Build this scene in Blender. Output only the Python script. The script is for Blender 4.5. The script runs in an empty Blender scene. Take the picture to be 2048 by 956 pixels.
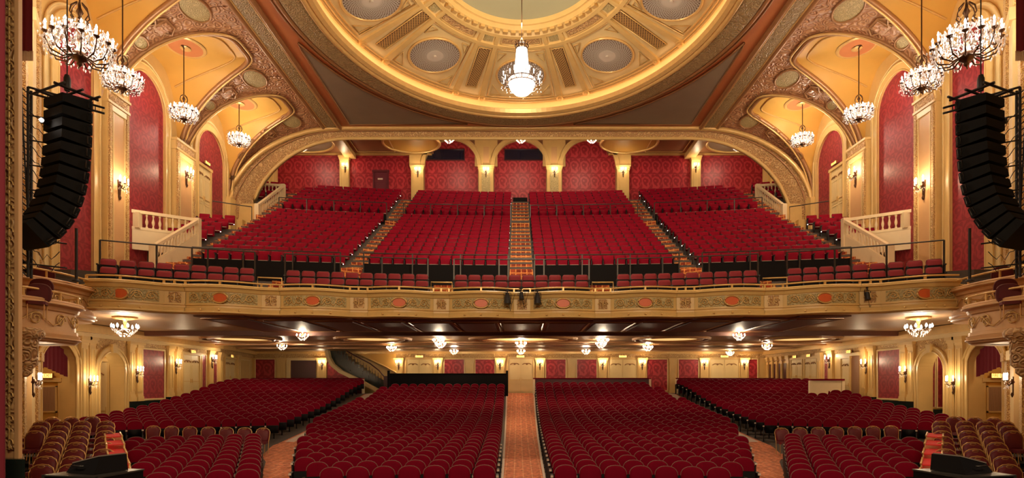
import bpy, math, random
import numpy as np
from mathutils import Vector, Matrix
random.seed(7)
C = bpy.context.scene.collection
PI = math.pi
# ------------------------------------------------------------------ camera
# world: x right, y depth into the house, z up with the lens at height 0 (front orchestra floor = -2.7)
FPX = 1200.0
CX = -0.15
cd = bpy.data.cameras.new('camera'); cam = bpy.data.objects.new('camera', cd); C.objects.link(cam)
cam.location = (CX, 0, 0); cam.rotation_euler = (PI/2, 0, 0)
cd.sensor_width = 36; cd.lens = 36*FPX/2048; cd.shift_x = -12/2048; cd.shift_y = 292/2048
cd.clip_end = 200; cd.clip_start = 0.1
bpy.context.scene.camera = cam
# ------------------------------------------------------------------ world, exposure
w = bpy.data.worlds.new('world'); bpy.context.scene.world = w; w.use_nodes = True
w.node_tree.nodes['Background'].inputs[0].default_value = (1, .78, .55, 1)
w.node_tree.nodes['Background'].inputs[1].default_value = .02
vs = bpy.context.scene.view_settings
vs.view_transform = 'Standard'; vs.look = 'None'; vs.gamma = 1; vs.use_curve_mapping = False
vs.exposure = 0.12
cy = bpy.context.scene.cycles
cy.max_bounces = 6; cy.diffuse_bounces = 4; cy.glossy_bounces = 2; cy.transmission_bounces = 2; cy.transparent_max_bounces = 4
cy.sample_clamp_indirect = 4; cy.use_light_tree = True; cy.caustics_reflective = False; cy.caustics_refractive = False
def area(name, loc, rot, sx, sy, e, col=(1, .8, .6)):
    l = bpy.data.lights.new(name, 'AREA'); l.shape = 'RECTANGLE'; l.size = sx; l.size_y = sy; l.energy = e; l.color = col
    o = bpy.data.objects.new(name, l); o.location = loc; o.rotation_euler = rot; C.objects.link(o); return o
# added fill light over the stage behind the lens, aimed into the house
E_STAGE = 2700
area('stage_fill_light', (0, -3, 9.5), (math.radians(68), 0, 0), 16, 3, E_STAGE, (1, .75, .48))
def lamp(loc, e, col=(1, .78, .52), r=.25, parent=None):
    l = bpy.data.lights.new('lamp_light', 'POINT'); l.energy = e; l.color = col; l.shadow_soft_size = r
    o = bpy.data.objects.new('lamp_light', l); o.location = loc; C.objects.link(o)
    if parent is not None: o.parent = parent
    return o
E_CH, E_DOME, E_UNDER, E_SC, E_REAR, E_OVAL = 430, 1100, 95, 30, 170, 40
COVE_EMIT = 8
# ------------------------------------------------------------------ mesh builder
class MB:
    def __init__(s): s.v = []; s.f = []; s.m = []; s.s = []
    def add(s, vs, fs, mat=0, smooth=False):
        n = len(s.v); s.v += [tuple(p) for p in vs]
        for f in fs: s.f.append(tuple(i+n for i in f)); s.m.append(mat); s.s.append(smooth)
    def box(s, a, b, F=None, mat=0):
        (x0, y0, z0), (x1, y1, z1) = a, b
        P = [(x, y, z) for z in (z0, z1) for y in (y0, y1) for x in (x0, x1)]
        if F: P = [F(*p) for p in P]
        s.add(P, [(0,2,3,1),(4,5,7,6),(0,1,5,4),(2,6,7,3),(0,4,6,2),(1,3,7,5)], mat)
    def hexa(s, P, mat=0):
        s.add(P, [(0,2,3,1),(4,5,7,6),(0,1,5,4),(2,6,7,3),(0,4,6,2),(1,3,7,5)], mat)
    def prism(s, out, d0, d1, F, mat=0, smooth=False):   # outline in (u,z), depth d
        n = len(out)
        P = [F(u, d0, z) for u, z in out] + [F(u, d1, z) for u, z in out]
        s.add(P, [tuple(range(n)), tuple(range(2*n-1, n-1, -1))], mat)
        s.add(P, [(i, i+n, (i+1) % n+n, (i+1) % n) for i in range(n)], mat, smooth)
    def band(s, inn, out, d0, d1, F, mat=0):              # solid between two 2D curves
        n = len(inn)
        for k in range(n-1):
            q = [inn[k], inn[k+1], out[k+1], out[k]]
            s.prism(q, d0, d1, F, mat)
    def tube(s, pts, r, n=6, closed=False, mat=0, rs=None):
        pts = [Vector(p) for p in pts]; m = len(pts); P = []
        for i, p in enumerate(pts):
            if closed: t = pts[(i+1) % m]-pts[i-1]
            else: t = pts[min(i+1, m-1)]-pts[max(i-1, 0)]
            if t.length < 1e-9: t = Vector((0, 0, 1))
            t.normalize(); up = Vector((0, 0, 1)) if abs(t.z) < .95 else Vector((1, 0, 0))
            a = t.cross(up).normalized(); b = a.cross(t)
            rr = rs[i] if rs else r
            for k in range(n):
                an = 2*PI*k/n; P.append(p+a*(rr*math.cos(an))+b*(rr*math.sin(an)))
        fs = []
        for i in range(m if closed else m-1):
            j = (i+1) % m
            for k in range(n): fs.append((i*n+k, i*n+(k+1) % n, j*n+(k+1) % n, j*n+k))
        s.add(P, fs, mat, True)
        if not closed: s.add(P, [tuple(range(n)), tuple(range((m-1)*n, m*n))], mat)
    def sweep(s, pts, prof, closed=False, mat=0, smooth=False, up=(0, 0, 1), pc=True):  # prof: (side, up) points
        pts = [Vector(p) for p in pts]; m = len(pts); n = len(prof); P = []; up = Vector(up)
        for i, p in enumerate(pts):
            if closed: t = pts[(i+1) % m]-pts[i-1]
            else: t = pts[min(i+1, m-1)]-pts[max(i-1, 0)]
            t.normalize(); a = t.cross(up).normalized(); b = a.cross(t).normalized()
            for (q, r) in prof: P.append(p+a*q+b*r)
        fs = []
        for i in range(m if closed else m-1):
            j = (i+1) % m
            for k in range(n if pc else n-1): fs.append((i*n+k, i*n+(k+1) % n, j*n+(k+1) % n, j*n+k))
        s.add(P, fs, mat, smooth)
        if not closed and pc: s.add(P, [tuple(range(n)), tuple(range((m-1)*n, m*n))], mat)
    def lathe(s, prof, c=(0, 0, 0), n=12, mat=0, smooth=True, sx=1, sy=1, flat=False):
        P = []; m = len(prof)
        for r, z in prof:
            for k in range(n):
                a = 2*PI*k/n; P.append((c[0]+r*sx*math.cos(a), c[1]+r*sy*math.sin(a), c[2]+z))
        s.add(P, [(i*n+k, i*n+(k+1) % n, (i+1)*n+(k+1) % n, (i+1)*n+k) for i in range(m-1) for k in range(n)], mat, smooth)
        if prof[0][0] > 1e-4: s.add(P[:n], [tuple(range(n))], mat)
        if prof[-1][0] > 1e-4: s.add(P[-n:], [tuple(range(n))], mat)
    def grid(s, rows, mat=0, smooth=True, cu=False):
        n = len(rows[0]); P = [p for r in rows for p in r]
        s.add(P, [(i*n+k, i*n+(k+1) % n, (i+1)*n+(k+1) % n, (i+1)*n+k) for i in range(len(rows)-1) for k in range(n if cu else n-1)], mat, smooth)
    def mesh(s, name, mats):
        me = bpy.data.meshes.new(name); me.from_pydata(s.v, [], s.f)
        if not isinstance(mats, (list, tuple)): mats = [mats]
        for m in mats: me.materials.append(m)
        me.polygons.foreach_set('material_index', s.m); me.polygons.foreach_set('use_smooth', s.s)
        me.update(); return me
    def build(s, name, mats, parent=None, loc=None, rz=0):
        o = bpy.data.objects.new(name, s.mesh(name, mats)); C.objects.link(o)
        if parent is not None: o.parent = parent
        if loc is not None: o.location = loc
        if rz: o.rotation_euler = (0, 0, rz)
        return o
def tag(o, label=None, cat=None, group=None, kind=None):
    if label: o['label'] = label
    if cat: o['category'] = cat
    if group: o['group'] = group
    if kind: o['kind'] = kind
    return o
def thing(name, label, cat, loc=(0, 0, 0), rz=0, group=None):
    o = bpy.data.objects.new(name, None); C.objects.link(o); o.empty_display_size = .1
    o.location = loc; o.rotation_euler = (0, 0, rz); return tag(o, label, cat, group)
def inst(name, me, parent=None, loc=(0, 0, 0), rz=0, sc=None):
    o = bpy.data.objects.new(name, me); C.objects.link(o); o.location = loc; o.rotation_euler = (0, 0, rz)
    if sc: o.scale = sc
    if parent is not None: o.parent = parent
    return o
def copy_tree(o, parent=None):
    c = o.copy(); C.objects.link(c)
    if parent is not None: c.parent = parent; c.matrix_parent_inverse.identity()
    for ch in KIDS.get(o.name, []): copy_tree(ch, c)
    return c
KIDS = {}
def index_kids():
    KIDS.clear()
    for o in bpy.data.objects:
        if o.parent: KIDS.setdefault(o.parent.name, []).append(o)
ORD = 'first second third fourth fifth sixth seventh eighth ninth tenth eleventh twelfth thirteenth fourteenth fifteenth sixteenth seventeenth eighteenth nineteenth twentieth'.split()
ORD += ['twenty-'+w_ for w_ in ORD[:9]]+['thirtieth']+['thirty-'+w_ for w_ in ORD[:9]]
# ------------------------------------------------------------------ materials
def newmat(name):
    m = bpy.data.materials.new(name); m.use_nodes = True; nt = m.node_tree
    b = nt.nodes['Principled BSDF']; return m, nt, b
def N(nt, t, **kw):
    n = nt.nodes.new(t)
    for k, v in kw.items(): setattr(n, k, v)
    return n
def plain(name, col, rough=.5, metal=0, emit=0, ecol=None, var=0, vs_=6, spec=.5, sheen=0):
    m, nt, b = newmat(name)
    b.inputs['Base Color'].default_value = (*col, 1); b.inputs['Roughness'].default_value = rough
    b.inputs['Metallic'].default_value = metal; b.inputs['Specular IOR Level'].default_value = spec
    if sheen:
        b.inputs['Sheen Weight'].default_value = sheen; b.inputs['Sheen Tint'].default_value = (1, .3, .3, 1)
    if emit:
        b.inputs['Emission Color'].default_value = (*(ecol or col), 1); b.inputs['Emission Strength'].default_value = emit
    no = N(nt, 'ShaderNodeTexNoise'); no.inputs['Scale'].default_value = vs_; no.inputs['Detail'].default_value = 3
    g = N(nt, 'ShaderNodeNewGeometry'); nt.links.new(g.outputs['Position'], no.inputs['Vector'])
    mx = N(nt, 'ShaderNodeMixRGB', blend_type='MULTIPLY'); mx.inputs[0].default_value = var
    mx.inputs[1].default_value = (*col, 1); nt.links.new(no.outputs['Color'], mx.inputs[2])
    if var > 0:
        r = N(nt, 'ShaderNodeMapRange'); r.inputs['To Min'].default_value = .4; r.inputs['To Max'].default_value = 1.3
        nt.links.new(no.outputs['Fac'], r.inputs['Value']); nt.links.new(r.outputs[0], mx.inputs[2])
        nt.links.new(mx.outputs[0], b.inputs['Base Color'])
    return m
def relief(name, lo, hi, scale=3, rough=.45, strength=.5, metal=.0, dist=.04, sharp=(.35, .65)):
    """plaster relief: scrolling acanthus-like ridges, shade painted darker into the hollows"""
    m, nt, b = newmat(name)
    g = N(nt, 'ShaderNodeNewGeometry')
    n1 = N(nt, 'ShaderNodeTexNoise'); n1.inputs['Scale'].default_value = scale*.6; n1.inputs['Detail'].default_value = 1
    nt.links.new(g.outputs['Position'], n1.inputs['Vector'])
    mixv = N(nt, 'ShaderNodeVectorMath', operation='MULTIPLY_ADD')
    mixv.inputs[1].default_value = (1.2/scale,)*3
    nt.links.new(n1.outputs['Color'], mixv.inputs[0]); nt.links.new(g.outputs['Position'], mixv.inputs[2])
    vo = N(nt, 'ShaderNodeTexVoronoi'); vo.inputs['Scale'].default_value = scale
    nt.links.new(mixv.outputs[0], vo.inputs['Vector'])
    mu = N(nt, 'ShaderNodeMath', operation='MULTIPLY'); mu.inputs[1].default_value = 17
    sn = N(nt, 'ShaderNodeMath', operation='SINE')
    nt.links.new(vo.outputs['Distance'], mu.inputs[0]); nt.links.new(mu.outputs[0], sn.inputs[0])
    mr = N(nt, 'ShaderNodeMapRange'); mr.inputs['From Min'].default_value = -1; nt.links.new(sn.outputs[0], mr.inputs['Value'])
    ramp = N(nt, 'ShaderNodeValToRGB'); ramp.color_ramp.elements[0].color = (*lo, 1); ramp.color_ramp.elements[1].color = (*hi, 1)  # lo colour paints shade into the hollows, hi lightens the ridges
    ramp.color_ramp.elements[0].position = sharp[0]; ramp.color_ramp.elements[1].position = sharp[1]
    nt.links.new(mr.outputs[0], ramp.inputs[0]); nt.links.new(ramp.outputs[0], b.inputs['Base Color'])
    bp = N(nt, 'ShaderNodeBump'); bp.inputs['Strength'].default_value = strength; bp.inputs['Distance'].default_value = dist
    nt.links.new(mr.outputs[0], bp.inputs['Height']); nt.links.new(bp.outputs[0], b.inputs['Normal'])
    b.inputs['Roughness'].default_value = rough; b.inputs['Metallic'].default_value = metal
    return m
def damask(name, a, bcol, pu=.8, pv=1.15, mode='X+Y'):
    m, nt, b = newmat(name)
    g = N(nt, 'ShaderNodeNewGeometry'); sp = N(nt, 'ShaderNodeSeparateXYZ'); nt.links.new(g.outputs['Position'], sp.inputs[0])
    def M(op, x, y=None):
        n = N(nt, 'ShaderNodeMath', operation=op)
        for i, q in enumerate((x, y)):
            if q is None: continue
            if isinstance(q, (int, float)): n.inputs[i].default_value = q
            else: nt.links.new(q, n.inputs[i])
        return n.outputs[0]
    u = M('ADD', sp.outputs[0], sp.outputs[1])
    ku = M('MULTIPLY', u, 2*PI/pu); kv = M('MULTIPLY', sp.outputs[2], 2*PI/pv)
    base = M('MULTIPLY', M('COSINE', M('MULTIPLY', ku, .5)), M('COSINE', M('MULTIPLY', kv, .5)))
    ab = M('ABSOLUTE', base)
    d1 = M('SINE', M('ADD', M('MULTIPLY', ab, 9), M('MULTIPLY', M('SINE', M('MULTIPLY', kv, 2)), .9)))
    d2 = M('MULTIPLY', M('SINE', M('MULTIPLY', ku, 2)), M('SINE', M('MULTIPLY', kv, 3)))
    s = M('ADD', d1, M('MULTIPLY', d2, .8))
    st = M('GREATER_THAN', s, .15)
    mx = N(nt, 'ShaderNodeMixRGB'); mx.inputs[1].default_value = (*a, 1); mx.inputs[2].default_value = (*bcol, 1)
    nt.links.new(st, mx.inputs[0]); nt.links.new(mx.outputs[0], b.inputs['Base Color'])
    b.inputs['Roughness'].default_value = .42
    return m
def carpet(name, base, dark, line, su, sv, mort=.06, rough=.9):
    m, nt, b = newmat(name)
    g = N(nt, 'ShaderNodeNewGeometry'); mp = N(nt, 'ShaderNodeMapping')
    sx_ = N(nt, 'ShaderNodeSeparateXYZ'); cx_ = N(nt, 'ShaderNodeCombineXYZ'); ad_ = N(nt, 'ShaderNodeMath', operation='ADD')
    nt.links.new(g.outputs['Position'], sx_.inputs[0]); nt.links.new(sx_.outputs[0], cx_.inputs[0]); nt.links.new(sx_.outputs[1], ad_.inputs[0]); nt.links.new(sx_.outputs[2], ad_.inputs[1])
    nt.links.new(ad_.outputs[0], cx_.inputs[1]); nt.links.new(cx_.outputs[0], mp.inputs[0])
    br = N(nt, 'ShaderNodeTexBrick'); br.offset = .0
    mp.inputs['Scale'].default_value = (1, 1, 1)
    br.inputs['Color1'].default_value = (*base, 1); br.inputs['Color2'].default_value = (*dark, 1); br.inputs['Mortar'].default_value = (*line, 1)
    br.inputs['Scale'].default_value = 1; br.inputs['Mortar Size'].default_value = mort*su
    br.inputs['Brick Width'].default_value = su; br.inputs['Row Height'].default_value = sv; br.inputs['Mortar Smooth'].default_value = .3
    nt.links.new(mp.outputs[0], br.inputs['Vector'])
    no = N(nt, 'ShaderNodeTexNoise'); no.inputs['Scale'].default_value = 9; no.inputs['Detail'].default_value = 4
    nt.links.new(g.outputs['Position'], no.inputs['Vector'])
    mr = N(nt, 'ShaderNodeMapRange'); mr.inputs['From Min'].default_value = .3; mr.inputs['From Max'].default_value = .7
    mr.inputs['To Min'].default_value = .55; mr.inputs['To Max'].default_value = 1.25; nt.links.new(no.outputs['Fac'], mr.inputs['Value'])
    mx = N(nt, 'ShaderNodeMixRGB', blend_type='MULTIPLY'); mx.inputs[0].default_value = 1
    nt.links.new(br.outputs['Color'], mx.inputs[1]); nt.links.new(mr.outputs[0], mx.inputs[2])
    nt.links.new(mx.outputs[0], b.inputs['Base Color']); b.inputs['Roughness'].default_value = rough
    return m
cream = plain('cream_gold_paint', (.76, .51, .19), .4, var=.25, vs_=2)
creamlt = plain('pale_cream_paint', (.83, .63, .30), .4, var=.15, vs_=2)
ochre = plain('ochre_vault_paint', (.74, .42, .09), .5, var=.3, vs_=.8)
peach = plain('peach_panel_paint', (.72, .42, .19), .45, var=.3, vs_=1.2)
terra = plain('terracotta_paint', (.62, .22, .08), .5, var=.3, vs_=1.5)
brown = plain('brown_ceiling_paint', (.36, .17, .075), .5, var=.35, vs_=1)
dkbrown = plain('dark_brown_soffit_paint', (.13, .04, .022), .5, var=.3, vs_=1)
greyp = plain('grey_green_panel_paint', (.30, .24, .16), .4, var=.3, vs_=1)
eyep = plain('sage_dome_eye_paint', (.42, .40, .25), .6, var=.2, vs_=.5)
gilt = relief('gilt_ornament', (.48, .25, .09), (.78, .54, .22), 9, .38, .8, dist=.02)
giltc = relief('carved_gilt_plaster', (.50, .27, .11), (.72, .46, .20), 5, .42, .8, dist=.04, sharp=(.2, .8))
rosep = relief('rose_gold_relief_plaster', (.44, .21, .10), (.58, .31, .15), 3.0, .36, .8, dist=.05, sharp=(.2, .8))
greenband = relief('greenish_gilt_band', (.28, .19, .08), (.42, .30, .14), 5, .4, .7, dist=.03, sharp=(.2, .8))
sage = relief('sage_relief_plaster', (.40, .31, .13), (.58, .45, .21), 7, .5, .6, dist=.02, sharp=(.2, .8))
goldm = plain('gold_moulding', (.78, .50, .18), .3, .25, var=.3, vs_=5)
dkgold = plain('antique_gold_moulding', (.40, .20, .08), .32, .2, var=.3, vs_=5)
dam = damask('crimson_damask', (.46, .030, .042), (.27, .006, .016), .72, 1.1)
damside = damask('dusky_crimson_damask', (.36, .035, .045), (.25, .018, .030), .6, .85)
velvet = plain('burgundy_velvet', (.15, .0004, .011), .85, var=.3, vs_=4, spec=.08)
velvet2 = plain('crimson_velvet_upper_seats', (.26, .001, .017), .7, var=.2, vs_=4, spec=.12)
velvet3 = plain('faded_rose_upholstery', (.25, .022, .030), .7, sheen=.1, var=.2, vs_=4, spec=.25)
piping = plain('gold_brown_piping', (.17, .05, .04), .6)
blackm = plain('black_enamel', (.008, .006, .008), .5)
blackp = plain('black_plastic_pan', (.0035, .0025, .003), .6, spec=.12)
darkmetal = plain('dark_grey_rail_metal', (.06, .055, .05), .35, .6)
paleend = plain('pale_enamel_arm_tip', (.62, .50, .40), .4)
bronze = plain('dark_bronze', (.09, .045, .025), .3, .8)
crystal, nt_, b_ = newmat('cut_crystal')
tr_ = N(nt_, 'ShaderNodeBsdfTranslucent'); tr_.inputs[0].default_value = (1, .97, .98, 1); mxs = N(nt_, 'ShaderNodeMixShader'); mxs.inputs[0].default_value = .6
b_.inputs['Base Color'].default_value = (.95, .93, .95, 1); b_.inputs['Roughness'].default_value = .08; b_.inputs['Specular IOR Level'].default_value = 1
nt_.links.new(b_.outputs[0], mxs.inputs[1]); nt_.links.new(tr_.outputs[0], mxs.inputs[2]); nt_.links.new(mxs.outputs[0], nt_.nodes['Material Output'].inputs[0])
candlem = plain('lit_candle_sleeve', (.95, .85, .75), .4, 0, emit=4, ecol=(1, .88, .76))
bulbm = plain('lit_bulb', (1, .9, .8), .4, 0, emit=45, ecol=(1, .88, .76))
glowg = plain('lit_frosted_glass', (.95, .92, .88), .3, 0, emit=3.2, ecol=(1, .88, .76))
carpet_o = carpet('coral_aisle_carpet', (.80, .26, .12), (.70, .21, .10), (.92, .45, .24), .26, .35, .05)
carpet_b = carpet('patterned_balcony_carpet', (.22, .022, .012), (.48, .09, .025), (.85, .36, .10), .25, .16, .10)
concrete = plain('grey_floor_paint', (.10, .075, .06), .6, var=.2)
marble = plain('black_green_marble', (.012, .022, .018), .2, var=.6, vs_=5)
redcloth = plain('dark_red_drape', (.16, .004, .016), .8, sheen=.2)
redcarpet = plain('bright_red_carpet', (.62, .010, .008), .8)
wood = plain('dark_red_wood', (.06, .008, .010), .35)
glass = plain('dark_booth_glass', (.01, .012, .03), .03, spec=1)
signm = plain('lit_sign_face', (1, .62, .18), .5, emit=2.6, ecol=(1, .55, .12))
signdk = plain('sign_letter_brown', (.35, .08, .01), .5)
covem = plain('cove_lamp_tube', (1, .8, .5), .5, emit=COVE_EMIT, ecol=(1, .72, .42))
ovalm = plain('lit_oval_recess_paint', (.85, .60, .22), .5)
whitetrim = plain('white_edge_strip', (.80, .62, .50), .5)
goldch = plain('brass_chair_frame', (.60, .34, .13), .3, .5)
ivory = plain('ivory_balustrade_paint', (.84, .68, .42), .4, var=.1)
# ================================================================== SETTING
CZ = 15.5                        # main ceiling height
DY, DA, DB = 23.9, 8.65, 10.4    # dome: centre depth, half width, half depth
def prof(ye): return float(np.interp(ye, [10, 12.85, 16.4, 20, 22.7, 25.6, 28.1, 32, 35, 37.4, 39.4, 41.5], [0, 0, .08, .16, .27, .38, .58, .95, 1.4, 1.85, 2.12, 2.15]))-2.7
def floorz(x, y): return prof(y+x*x/44)
floor = MB()
floor.grid([[(x, y, floorz(x, y)) for x in np.linspace(-18.6, 18.6, 60)] for y in np.linspace(8, 41.5, 70)])
FL = tag(floor.build('floor', concrete), kind='structure')
def strip(name, xa, xb, mat, y0=10, y1=40.9, dz=.012, n=60):
    m = MB(); ys = np.linspace(y0, y1, n)
    m.grid([[(xa(y)+(xb(y)-xa(y))*t, y, floorz(xa(y)+(xb(y)-xa(y))*t, y)+dz) for t in np.linspace(0, 1, 7)] for y in ys])
    return m.build(name, mat, FL)
BED = ([12.4, 14, 17.5, 21, 24.5, 28, 31, 34.5, 36.5, 38.5], [4.5, 5.3, 6.55, 7.6, 8.45, 8.75, 8.75, 8.15, 8.0, 8.0])
def bedge(y): return float(np.interp(y, *BED))            # outer edge of a centre block
def aisw(y): return float(np.interp(y, [12.8, 38], [.52, .86]))
def sedge(y): return float(np.interp(y, [11.5, 19.6, 20.4, 23, 41], [5.4, 8.4, 8.9, 9.6, 9.75]))  # inner edge of a side block
strip('aisle_carpet', lambda y: -aisw(y)+.02, lambda y: aisw(y)-.02, carpet_o)
for s in (-1, 1):
    strip('aisle_carpet', lambda y: s*(bedge(y)+.06), lambda y: s*(sedge(y)-.02), carpet_o)
    strip('aisle_edge_strip', lambda y: s*(aisw(y)-.02), lambda y: s*(aisw(y)+.05), whitetrim, dz=.02)
    strip('aisle_edge_strip', lambda y: s*(sedge(y)-.50), lambda y: s*(sedge(y)-.12), whitetrim, y0=24, dz=.02)
    strip('aisle_carpet', lambda y: s*7.9, lambda y: s*17.5, carpet_o, y0=19.9, y1=21.0, dz=.018, n=4)
# stage floor under the lens
st = MB(); st.box((-9.5, -8, -1.75), (9.5, 8.6, -1.6)); tag(st.build('floor', blackp), kind='structure')
# ------------------------------------------------------------------ ceiling with dome opening
def ell(a, b, ph, z): return (a*math.sin(ph), DY+b*math.cos(ph), z)
RX, Y0c, Y1c = 10.8, 9.0, 36.2
def rect_hit(ph):
    dx, dy = 9.3*math.sin(ph), 11.0*math.cos(ph); k = 1e9
    if abs(dx) > 1e-6: k = min(k, RX/abs(dx))
    if dy > 1e-6: k = min(k, (Y1c-DY)/dy)
    if dy < -1e-6: k = min(k, (Y0c-DY)/dy)
    return (dx*k, DY+dy*k, CZ)
NPH = 180; PH = [2*PI*i/NPH for i in range(NPH)]
cm = MB(); cm.grid([[ell(8.8, 10.55, p, CZ) for p in PH], [tuple(rect_hit(p)) for p in PH]], cu=True, smooth=False)
CEIL = tag(cm.build('ceiling', terra), kind='structure')
cb = MB(); cb.box((-18.6, 8, 19.3), (18.6, 43, 19.5)); cb.build('roof_slab', brown, CEIL)
def ering(a, b, z, profl, mats, name, smooth=False, mi=0):
    m = MB(); m.sweep([ell(a, b, p, z) for p in PH], profl, closed=True, smooth=smooth); return m.build(name, mats, CEIL)
# sweep side axis points outward from the dome centre for increasing ph (checked by symmetry: + = outward)
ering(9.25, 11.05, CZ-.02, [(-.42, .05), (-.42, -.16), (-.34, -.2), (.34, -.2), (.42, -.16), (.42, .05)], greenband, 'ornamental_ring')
for a_, b_, r_ in ((8.72, 10.5, .13), (9.8, 11.6, .11), (10.02, 11.82, .05)):
    m = MB(); m.tube([ell(a_, b_, p, CZ-.12) for p in PH], r_, closed=True, n=8); m.build('ring_moulding', goldm if a_ < 9 else dkgold, CEIL)
# lip of the cove and the dome bowl
m = MB()
lip = [(1.005, CZ-.1), (.985, CZ-.18), (.968, CZ-.1), (.962, CZ+.1), (.968, CZ+.14), (.99, CZ+.02), (1.01, CZ+.02)]
m.grid([[ell(DA*t, DB*t, p, z) for p in PH] for t, z in lip], cu=True, smooth=False); m.build('cove_lip', goldm, CEIL)
def dz(t): 
    u = max(0, (0.985-t)/.535); return 16.05+.8*(u**.95)
bowl = [(1.03, CZ+.02), (1.035, CZ+.3), (1.02, 15.98), (.985, 16.05)]+[(t, dz(t)) for t in np.linspace(.96, .45, 10)]
m = MB(); m.grid([[ell(DA*t, DB*t, p, z) for p in PH] for t, z in bowl], cu=True); m.build('dome_bowl', creamlt, CEIL)
m = MB(); m.tube([ell(DA*1.0, DB*1.0, p, CZ+.12) for p in PH], .035, closed=True, n=5); m.build('cove_lamp', covem, CEIL)
for t_, r_ in ((.975, .07), (.955, .04)):
    m = MB(); m.tube([ell(DA*t_, DB*t_, p, dz(t_)-.03) for p in PH], r_, closed=True, n=6); m.build('ring_moulding', goldm, CEIL)
# inner cornice and eye
corn = [(.475, dz(.475)-.02), (.47, dz(.47)-.12), (.46, dz(.46)-.02), (.455, 16.86), (.445, 16.78), (.435, 16.80), (.43, 16.98), (.42, 17.02), (.415, 16.95), (.41, 17.15)]
m = MB(); m.grid([[ell(DA*t, DB*t, p, z) for p in PH] for t, z in corn], cu=True, smooth=False); m.build('inner_cornice', cream, CEIL)
m = MB()
for i in range(64):
    p = 2*PI*i/64; c = ell(DA*.447, DB*.447, p, 16.76); a_ = -math.atan2(DA*math.sin(p), DB*math.cos(p))
    cs, sn = math.cos(a_), math.sin(a_)
    m.box((-.11, -.1, -.08), (.11, .1, .08), F=lambda x, y, z: (c[0]+x*cs-y*sn, c[1]+x*sn+y*cs, c[2]+z))
m.build('dentil_course', goldm, CEIL)
m = MB(); m.grid([[ell(DA*t, DB*t, p, 17.15+.7*(1-(t/.41)**2)) for p in PH] for t in (.41, .36, .28, .18, .08, .01)], cu=True); m.build('dome_eye', eyep, CEIL)
def dome_frame(ph, t):
    p = Vector(ell(DA*t, DB*t, ph, dz(t))); q = Vector(ell(DA*(t-.02), DB*(t-.02), ph, dz(t-.02))); r = Vector(ell(DA*t, DB*t, ph+.01, dz(t)))
    er = (q-p).normalized(); et = (r-p); et = (et-er*et.dot(er)).normalized(); n = er.cross(et)
    if n.z > 0: n = -n
    return lambda u, d, v: tuple(p+et*u+n*d+er*v)
SEC = [0, 41, 78, 112, 146, 180, 214, 248, 282, 319, 360]
grb = plain('grille_backing', (.20, .11, .06), .8); grl = plain('pale_grille_metal', (.62, .55, .46), .4)
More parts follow.
